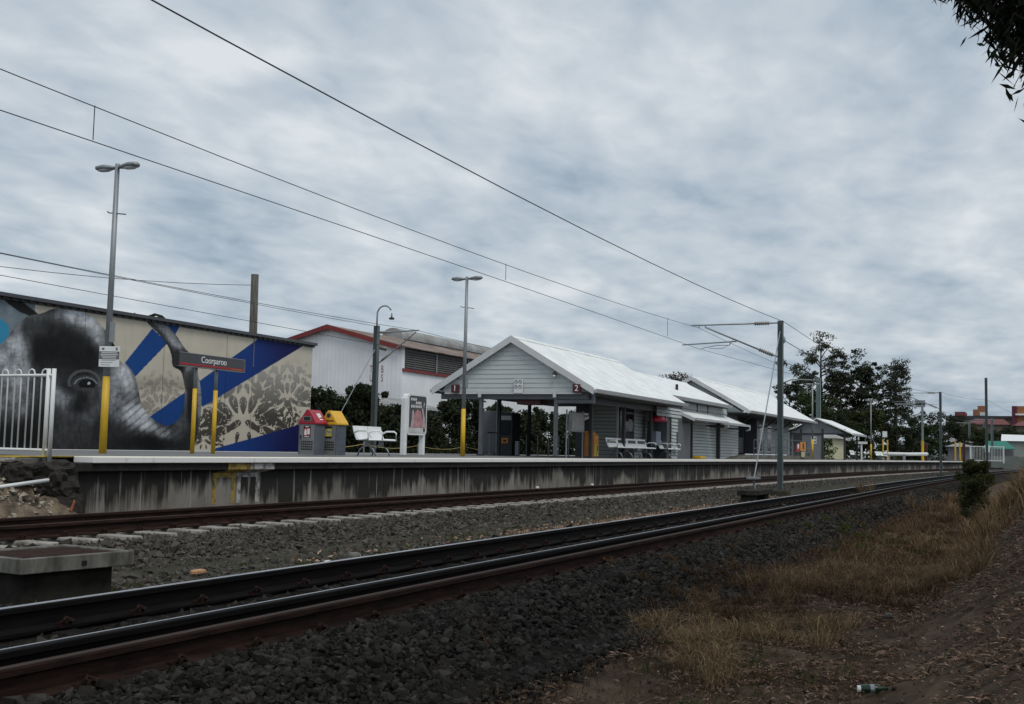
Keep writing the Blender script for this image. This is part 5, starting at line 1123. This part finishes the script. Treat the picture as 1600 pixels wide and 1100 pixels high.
gum('broad_tree', (250, 8.6, -.4), 7.2, 3.4, 'dark far tree below the red roof', m=M_leafdk, seed=12, kind_='dense', n=4500, leaf=.42)
gum('broad_tree', (285, 4.8, -.4), 8.5, 4.2, 'dark conical far tree before the tan block at right', m=M_leafdk, seed=13, kind_='dense', n=5000, leaf=.45)
gum('broad_tree', (242, 12.2, -.4), 8.6, 3.6, 'dark far tree behind the cottage roof', m=M_leafdk, seed=21, kind_='dense', n=5000, leaf=.42)
gum('broad_tree', (262, 5.6, -.4), 9.0, 3.6, 'far tree right of the tall plain mast below the red roof', m=M_leafdk, seed=22, kind_='dense', n=5000, leaf=.42)
gum('broad_tree', (130, 20.5, -.4), 6.2, 3.8, 'low dark tree behind the shelter roof slope', m=M_leafdk, seed=23, kind_='dense', n=8000, leaf=.26)
gum('gum_tree', (149, 22.6, -.4), 12.6, 4.6, 'gum tree filling the gap between the two tallest crowns', m=M_leafdk, seed=24, n=9000)
gum('broad_tree', (172, 11.4, -.4), 7.0, 3.2, 'dark low tree between the camera pole and second mast', m=M_leafdk, seed=31, kind_='dense', n=5000, leaf=.34)
gum('broad_tree', (205, 7.8, -.4), 6.2, 3.0, 'low tree behind the far white fence', m=M_leaf, seed=32, kind_='dense', n=4500, leaf=.36)
gum('broad_tree', (110, 31.5, -.4), 9.9, 3.2, 'reddish tree crown peeping over the station ridge', m=tone_mat('reddish_leaf', (.05, .035, .025), (.11, .08, .05), .7), seed=14, kind_='dense', n=4000, leaf=.25)
pt = thing('palm_tree', 'palm tree crown peeping over the mural wall roof', 'palm tree', (39.0, 36.2, -.4)); MB().tube([(39.0, 36.2, -.4), (39.05, 36.2, 6.2)], [.18, .12], 8).build('trunk', M_bark, pt)
b = MB()
for q in range(16):
    a = q*2.4; L_ = 1.5+.4*random.random(); e = .15+.5*random.random(); pr = None
    pts = [Vector((39.05, 36.2, 6.2))+Vector((math.cos(a)*L_*u, math.sin(a)*L_*u, L_*(e*u*1.8-1.1*u*u))) for u in (0, .25, .5, .75, 1)]
    for p0, p1 in zip(pts[:-1], pts[1:]):
        s = Vector((-math.sin(a), math.cos(a), 0))*.13; d = Vector((0, 0, -.10)); b.quad(p0, p1, p1+s+d, p0+s+d); b.quad(p0, p1, p1-s+d, p0-s+d)
b.build('fronds', M_leafdk, pt)
# bush by the near track
bz = float(gz(30, 1.5))
shrub('feathery_bush', (29.6, 1.40, bz+.22), .44, .44, 1.22, M_leafyel, 'dark feathery bush standing beside the near track', None, 22000, .05, seed=40, shoots=16)
shrub('feathery_bush', (26.6, 1.15, float(gz(26.6, 1.15))), .34, .34, .55, M_leafdk, 'low dark clump at the foot of the feathery bush', None, 6000, .06, seed=41, shoots=8)

# overhanging gum at the right, close to the camera
def near_gum():
    t = thing('gum_tree', 'near gum tree with hanging leaves reaching in at the top right corner', 'tree', (9.4, -3.6, float(gz(9.4, -3.6))))
    rng = np.random.default_rng(77); z0 = float(gz(9.4, -3.6)); b = MB(); b.tube([(9.4, -3.6, z0-.1), (9.3, -3.4, 3.4), (9.0, -3.0, 6.2), (8.6, -2.6, 8.6)], [.26, .21, .15, .06], 12)
    limbs = [[(9.2, -3.3, 4.2), (9.4, -1.8, 5.6), (9.6, -.5, 5.9), (9.6, .25, 5.55)], [(9.0, -3.0, 6.0), (8.0, -1.2, 7.4), (7.2, .2, 8.0)], [(9.0, -3.0, 5.6), (11.5, -2.0, 7.0), (13.5, -1.6, 7.3)], [(9.1, -3.2, 5), (6.5, -3.2, 6.8), (3.8, -2.4, 7.4)], [(8.8, -2.8, 7.2), (8.2, -4.8, 8.2), (8.0, -6, 8.4)]]
    for l in limbs: b.tube(l, [.10, .07, .045, .02][:len(l)], 8)
    b.build('trunk', M_barklt, t)
    # hanging sprays in view
    C = []; tw = MB()
    for q in range(120):
        u = rng.random(); s = np.array([9.55, -.35, 5.75])+rng.normal(size=3)*[.35, .25, .1]
        yb = -.25+.95*rng.random(); drop = .75+.9*(1-(yb+.25)/.95)*rng.random(); e = np.array([9.5+.3*rng.normal(), yb, 5.35-drop+.35*rng.random()])
        lim = 3.86+1.02*max(0, (yb-.02))/.60
        e[2] = max(e[2], lim) if q % 2 else lim+.45*rng.random()**2
        tw.tube([tuple(s), tuple((s+e)/2+[0, 0, .15]), tuple(e)], [.010, .006, .003], 4)
        for v in np.linspace(.35, 1, 12): C.append((s*(1-v)+e*v)+rng.normal(size=3)*.03)
    tw.build('twigs', M_bark, t)
    C = np.array(C); P = np.repeat(C, 5, 0)+rng.normal(size=(len(C)*5, 3))*.06; V, F, T = leaves(P, .165, .028, rng.random(len(P))*.5, .75, rng); add_np('hanging_leaves', V, F, M_leafdk, t, T)
    cc = np.array([(7.2, .2, 8.0), (8.2, -1.5, 7.6), (13.2, -1.6, 7.3), (11.5, -2.2, 7.2), (4, -2.4, 7.4), (6, -3.2, 7.0), (8.0, -6, 8.5), (8.4, -4.4, 8.2), (8.6, -2.6, 8.8), (5.6, -1.0, 8.2), (10.5, -1.2, 8.0), (2.5, -1.5, 8.0), (14.5, -2.6, 7.0), (12.5, -3.8, 7.6), (10.8, -5.2, 8.0)], float)
    cc = np.concatenate([cc, np.stack([-4+16*rng.random(26), -5.5+6.3*rng.random(26), 8.2+2.6*rng.random(26)], -1)]); P, i = clump_points(cc, 1.35, 26000, rng, .75); V, F, T = leaves(P, .26, .06, rng.random(len(P))*.8, .6, rng); add_np('crown', V, F, M_leafgum, t, T)  # extra out-of-view clumps added to the crown to shade the foreground
near_gum()

# ---------------------------------------------------------------- grass and litter
def blades(name, P, L, W, lean, m, tone, label, cat='grass'):
    n = len(P); a = RNG.random(n)*6.283; ln = lean*(.3+1.0*RNG.random(n)); l = L*(.5+.8*RNG.random(n)); d = np.stack([np.cos(a), np.sin(a), 0*a], -1); s = np.stack([-np.sin(a), np.cos(a), 0*a], -1)
    ph = RNG.random(n)*6.283; s = np.stack([np.cos(ph), np.sin(ph), 0*ph], -1); up = np.array([0, 0, 1.0])
    w = (W*(.6+.8*RNG.random(n)))[:, None]
    mid = P+up*(l*.62)[:, None]+d*(l*ln*.35)[:, None]; tip = P+up*(l*(1-.35*ln))[:, None]+d*(l*ln)[:, None]
    V = np.stack([P-s*w, P+s*w, mid+s*w*.8, mid-s*w*.8, tip+s*w*.15, tip-s*w*.15], 1).reshape(-1, 3); i = np.arange(n)*6
    F = np.concatenate([np.stack([i, i+1, i+2, i+3], -1), np.stack([i+3, i+2, i+4, i+5], -1)]); o = add_np(name, V, F, m, tone=np.repeat(tone, 6)); return kind(tag(o, label, cat), 'stuff')
def tufts(specs):
    out = []
    for x, y, s, n, k in specs:
        c = np.stack([x+s*RNG.normal(size=k), y+.55*s*RNG.normal(size=k)], -1); q = c[np.minimum(RNG.integers(0, k, n), RNG.integers(0, k, n))]+RNG.normal(size=(n, 2))*.05; out.append(q)
    q = np.concatenate(out); q[:, 1] += off(q[:, 0]); return np.stack([q[:, 0], q[:, 1], gz(q[:, 0], q[:, 1])-.01], -1)
P = tufts([(9.4, 2.80, .28, 1000, 9), (8.9, 2.45, .28, 1300, 11), (8.3, 2.15, .22, 700, 8), (9.8, 2.2, .35, 1100, 11), (10.3, 1.9, .35, 800, 10), (7.8, 1.95, .14, 350, 4), (10.9, 2.9, .4, 250, 6)])
blades('dry_grass', P, .19, .0026, 1.25, M_drygrass, np.clip(.35+.3*RNG.normal(size=len(P)), 0, 1), 'straw coloured grass tufts at the edge of the dark ballast')
P = tufts([(13.8, 2.5, .55, 2200, 18), (14.6, 2.1, .6, 2000, 18), (15.0, 1.6, .7, 2000, 18), (14.2, 1.15, .6, 1700, 16), (16.4, 1.1, .8, 1400, 16), (13.2, 2.1, .4, 900, 10)])
blades('dry_grass', P, .24, .0030, 1.1, M_drygrass, np.clip(.22+.25*RNG.normal(size=len(P)), 0, 1), 'taller tan grass band across the gully')
P = tufts([(18, 2.2, 1.2, 2200, 30), (22, 1.9, 1.6, 2600, 34), (27, 1.9, 2.0, 2200, 30), (20, 1.2, 1.2, 1300, 20), (12.0, 3.0, .8, 2400, 40), (10.8, 2.7, .5, 900, 16), (14, 2.95, 1.0, 1800, 30), (34, 2.2, 3, 1500, 24), (25, .9, 2, 1500, 20)])
blades('brown_grass', P, .13, .0045, .9, M_brngrass, RNG.random(len(P)), 'dull brown grass covering the gully beyond the tan band')
P = tufts([(20.5, 2.75, 1.2, 2200, 26), (23.5, 2.5, 1.2, 1200, 16), (18.5, 2.5, .8, 700, 10), (8.4, 2.2, .5, 200, 16), (7.4, 1.7, .7, 160, 16)])
blades('green_grass', P, .14, .004, .7, M_grngrass, RNG.random(len(P)), 'green grass patches in the gully and among the litter')
P = tufts([(17.5, .05, 1.0, 500, 10), (20.5, .12, 1.4, 1100, 14), (24, .15, 1.8, 1500, 18), (29, .25, 2.2, 1700, 20), (35, .2, 3, 2000, 24), (42, .2, 4, 2000, 24), (21, -.35, 2, 1100, 14), (28, -.3, 3, 1100, 14)])
blades('tall_grass', P, .50, .0055, .8, M_drygrass, np.clip(.26+.26*RNG.normal(size=len(P)), 0, 1), 'tall yellow grass on the bank at the right edge')
P = tufts([(6.0, 2.6, .5, 300, 14), (7.0, 2.9, .5, 260, 12), (5.6, 2.2, .5, 260, 12)])
blades('brown_grass', P, .10, .0022, 1.0, M_brngrass, RNG.random(len(P)), 'thin wiry grass at the bottom edge of the ballast')
P = tufts([(10.5, 8.6, .8, 160, 10), (14.5, 8.1, .7, 700, 20), (17, 8.0, 1.2, 1500, 40), (20, 8.0, 1.5, 1200, 40), (23, 8.1, 2, 900, 30), (30, 8.4, 3, 600, 30), (8.9, 8.3, .3, 90, 5), (41, 8.2, 3, 500, 30)])
blades('weeds', P, .07, .006, .9, M_grngrass, np.clip(.5+.3*RNG.random(len(P)), 0, 1), 'low green weeds scattered on the ground between the tracks', 'weeds')
def scat_blades(n, x0, x1, y0, y1, pw, name, L, W, lean, m, tone, label):
    x = x0+(x1-x0)*RNG.random(n)**pw; yp = y0+(y1-y0)*RNG.random(n); dn = fbm(x*1.6, yp*1.6, 3, 95)+.25*RNG.random(n); k = dn > .50; x, yp = x[k], yp[k]; y = yp+off(x)
    P = np.stack([x, y, gz(x, y)-.005], -1); blades(name, P, L, W, lean, m, tone(len(P)), label)
scat_blades(26000, 12.5, 48, .9, 3.15, 1.5, 'brown_grass', .15, .005, 1.1, M_brngrass, lambda n: RNG.random(n), 'matted brown grass along the gully up to the bush')
scat_blades(16000, 4.6, 13, .9, 3.0, 1.2, 'brown_grass', .055, .0022, 1.5, M_brngrass, lambda n: RNG.random(n), 'thin matted dead grass on the ground before the tufts')
scat_blades(5000, 13.5, 24, .5, 2.6, 1.3, 'dry_grass', .20, .0032, 1.2, M_drygrass, lambda n: np.clip(.25+.25*RNG.normal(size=n), 0, 1), 'scattered pale straw stalks over the gully')
def litter():
    n = 60000; u = RNG.random(n); x = 3.6+16*u**1.5; y = -.25+3.2*RNG.random(n); dn = fbm(x*1.2, y*1.2, 3, 91); k = dn+.35*RNG.random(n) > .52+.12*(y > 2.3); x, y = x[k], y[k]; n = len(x)
    P = np.stack([x, y, gz(x, y)+.012+.014*RNG.random(n)], -1); a = RNG.random(n)*6.283; l = (.012+.045*RNG.random(n)**2)[:, None]; w = (.0025+.005*RNG.random(n))[:, None]
    d = np.stack([np.cos(a), np.sin(a), RNG.normal(size=n)*.16], -1); s = np.stack([-np.sin(a), np.cos(a), RNG.normal(size=n)*.3], -1); up = np.array([0, 0, .012])
    V = np.stack([P-d*l, P+s*w+up*RNG.random((n, 1)), P+d*l, P-s*w+up*RNG.random((n, 1))], 1).reshape(-1, 3); o = add_np('leaf_litter', V, np.arange(n*4).reshape(-1, 4), M_litter, tone=np.repeat(RNG.beta(1.0, 3.4, n), 4))
    kind(tag(o, 'fallen gum leaves and bark strewn over the dirt bank', 'leaf litter'), 'stuff')
    n = 2600; x = 3.6+14*RNG.random(n)**1.5; y = -1+3.6*RNG.random(n); st = stones('dirt_stones', np.stack([x, y, gz(x, y)], -1), .012, tone_mat('dirt_clod', (.03, .024, .018), (.15, .12, .09)), OCT); kind(tag(st, 'small stones and clods on the dirt bank', 'stones'), 'stuff')
    m = 2600; x = np.concatenate([18+14*RNG.random(m), 12+30*RNG.random(900)]); yy = np.concatenate([7.7+.8*RNG.random(m), 7.6+1.4*RNG.random(900)]); y = yy+off(x); m = len(x)
    P = np.stack([x, y, gz(x, y)+.03], -1); V, F, T = leaves(P, .08, .04, RNG.beta(2, 2, m), 0); kind(tag(add_np('leaf_litter', V, F, M_litter, tone=T), 'fallen brown leaves on the ground between the two tracks', 'leaf litter'), 'stuff')
litter()
t = thing('bottle', 'small dark green bottle with white label lying on the dirt', 'bottle', (7.72, .98, float(gz(7.72, .98))+.03)); zb = float(gz(7.72, .98))+.028; d = Vector((.25, -.85, .05)).normalized(); p0 = Vector((7.72, .98, zb))
MB().tube([tuple(p0-d*.07), tuple(p0-d*.065), tuple(p0+d*.035), tuple(p0+d*.06), tuple(p0+d*.10)], [.02, .028, .028, .012, .011], 10).build('body', mat('bottle_green', (.012, .035, .018), .25), t, smooth=True); MB().tube([tuple(p0-d*.012), tuple(p0+d*.014)], .0288, 10).build('label_band', M_galv, t); MB().tube([tuple(p0-d*.09), tuple(p0-d*.068)], .022, 10).build('base_cap', M_whitep, t)
boulder('rock', (11.9, 1.35, float(gz(11.9, 1.35))+.01), (.035, .035, .025), M_conc, 'pale grey stone at the foot of the tan grass', 'rock', seed=31)

# ================================================================ DISTANCE
def house(name, label, x, y0, y1, z1, depth, mw, mr, rise=.9, ov=.4, win=(), cat='house'):
    t = thing(name, label, cat, (x, (y0+y1)/2, -.4)); ym = (y0+y1)/2
    MB().box(x, x+depth, y0, y1, -.4, z1).build('wall', mw, t)
    MB().hexa([(x-ov, y0-ov, z1), (x+depth+ov, y0-ov, z1), (x+depth+ov, y1+ov, z1), (x-ov, y1+ov, z1)], [(x+.8, ym-.3, z1+rise), (x+depth-.8, ym-.3, z1+rise), (x+depth-.8, ym+.3, z1+rise), (x+.8, ym+.3, z1+rise)]).build('roof', mr, t)
    for yc, zc, w, h in win: o = MB().box(x-.06, x-.005, yc-w/2, yc+w/2, zc-h/2, zc+h/2).build('window', M_trim, t); MB().box(x-.075, x-.061, yc-w/2+.1, yc+w/2-.1, zc-h/2+.1, zc+h/2-.1).build('pane', M_glass, o)
    return t
house('cream_hut', 'small cream weatherboard hut seen through the shelter', 112, 17.6, 21.4, 2.75, 6, M_cream, M_galvroof, .8)
house('grey_cottage', 'grey weatherboard cottage behind the far white fence', 188, 9.4, 14.2, 3.6, 10, M_greyhouse, M_galvroof, .7, .6, ((11.6, 2.6, 1.4, 1.3), (9.9, 2.6, .7, 1.0)))
t = thing('teal_awning_shed', 'shed with sloping teal awning right of the tall plain mast', 'shed', (200, 6, -.4)); MB().box(201, 212, 3.6, 7.6, -.4, 2.9).build('wall', M_letterdk, t); MB().hexa([(196, 3.2, 2.75), (196, 8.0, 2.75), (202, 7.4, 4.0), (202, 4.6, 4.0)], [(196, 3.2, 2.85), (196, 8.0, 2.85), (202, 7.4, 4.1), (202, 4.6, 4.1)]).build('awning', M_teal, t)
t = thing('white_shed', 'long pale shed with white roof at the right edge', 'shed', (232, 2, -.4)); MB().box(232, 262, -6, 5.6, -.4, 4.6).build('wall', M_palewall, t); MB().hexa([(231.5, -6.5, 4.6), (231.5, 6.2, 4.6), (263, 6.2, 4.6), (263, -6.5, 4.6)], [(236, -6.5, 5.6), (236, 6.2, 5.9), (263, 6.2, 5.9), (263, -6.5, 5.6)]).build('roof', M_whitep, t); MB().box(231.9, 232, -1.6, 1.9, -.4, 3.4).build('door', M_greyhouse, t)
t = thing('sheet_fence', 'grey green sheet metal fence along the line beyond the bush', 'fence', (172, 3, -.4))
for k in range(12): MB().box(172+.02*(k % 2), 172.1, 5.9-k*1.2-1.18, 5.9-k*1.2, -.2, 1.55+.03*(k % 3)).build('fence_sheet', M_greenwall, t)
t = thing('brick_tower', 'orange brick tower block on the skyline left of the tall plain mast', 'tower', (400, 17, -.4)); MB().box(400, 412, 14.9, 18.95, -.4, 17.2).build('shaft', M_brick, t); MB().box(401, 409, 14.9, 17.6, 17.2, 18.4).build('lift_room', M_brick, t); MB().box(399.8, 399.99, 15.0, 16.9, 15.2, 16.3).build('window', M_trim, t); MB().box(399.6, 400.4, 14.5, 14.9, 12, 18.0).build('white_fin', M_letter, t)
t = thing('hospital_block', 'long low building with dark fascia and red roof under the brick tower', 'building', (380, 10, -.4)); MB().box(385, 398, -8, 25, -.4, 13.6).build('wall', mat('tan_wall', (.20, .175, .14), .8), t); MB().box(384.5, 398, -8, 25, 13.6, 14.6).build('fascia', M_dkgrey, t)
MB().hexa([(330, 6.5, 10.4), (330, 17.3, 10.4), (345, 17.3, 10.4), (345, 6.5, 10.4)], [(336, 8.2, 12.0), (336, 15.0, 12.0), (340, 15.0, 12.0), (340, 8.2, 12.0)]).build('red_roof', M_redroof, t); MB().box(331, 344, 7.0, 16.8, -.4, 10.4).build('wall', mat('tan_wall', (.20, .175, .14), .8), t)
MB().hexa([(332, -6, 10.2), (332, 6.3, 10.2), (350, 6.3, 10.2), (350, -6, 10.2)], [(340, -6, 11.6), (340, 4.0, 11.6), (344, 4.0, 11.6), (344, -6, 11.6)]).build('red_roof', M_redroof, t); MB().box(333, 350, -6, 6.0, -.4, 10.2).build('wall', mat('tan_wall', (.20, .175, .14), .8), t)
MB().box(384, 396, 20.5, 23.5, 14.6, 15.8).build('plant_room', M_redroof, t)
t = thing('plum_block', 'plum and orange walled block on the skyline at the right edge', 'building', (378, 4, -.4)); MB().box(378, 383, 5.6, 7.0, -.4, 17.4).build('plum_wall', M_purple, t); MB().box(378.5, 383, -4, 5.6, -.4, 17.4).build('orange_wall', M_orangew, t); MB().box(377.6, 383, -4, 6.0, 14.6, 15.1).build('ledge', M_letter, t)
house('grey_workshop', 'grey workshop with pale roof beyond the far platform bench', 150, 12.0, 16.6, 2.7, 8, M_greenwall, M_galvroof, .6)
house('dark_shed', 'dark low shed between far mast and yellow posts', 165, 8.2, 11.0, 2.7, 6, M_letterdk, M_galvroof, .5)
t = thing('white_barrier', 'long white rounded barrier behind the distant bench', 'barrier', (122, 13.2, PZ)); MB().tube([(122, 16.2, 1.42), (122.5, 12.0, 1.42), (128, 10.6, 1.5)], .17, 8).build('beam', M_whitep, t)
for y in (15.5, 13.8, 12.3): MB().box(122.2, 122.5, y-.12, y+.12, -.4, 1.4).build('post', M_galv, t)
for i, (x, y, zt, lab) in enumerate(((100, 15.0, 7.7, 'green steel mast behind the station roof beside the lamp post'), (205, 10.3, 7.2, 'thin green mast with curved arm left of the cottage'), (225, 8.8, 8.0, 'far green mast behind the cottage'), (180, 6.0, 7.0, 'slim far mast between cottage and tall plain mast'))):
    mt = thing('overhead_line_mast', lab, 'mast', (x, y+2 if x == 100 else y, -.4), 'overhead line masts'); yy = y+2.0 if x == 100 else y; hbeam((x, yy, -.4), (x, yy, zt), .34, .34, M_mastlt, 'column', mt)
    MB().tube([(x, yy, zt-.2), (x, yy+2.2, zt-.1), (x, yy+3.0, zt-.4)], .06, 6).build('arm', M_galv, mt)
for i, (x, y, h, s, m) in enumerate(((118, 14.8, 1.9, 1.0, M_leaf), (104, 17.2, 2.3, 1.0, M_leaf), (126, 14.2, 1.4, 1.6, M_leafyel))):
    shrub('garden_shrub', (x, y, -.4+.6), s, s, h, m, ('leafy green shrub by the far lamp post', 'bright green shrub before the cream hut', 'low yellowish shrubs behind the distant bench')[i], 'shrubs behind the far platform', 1500, .2, seed=60+i)
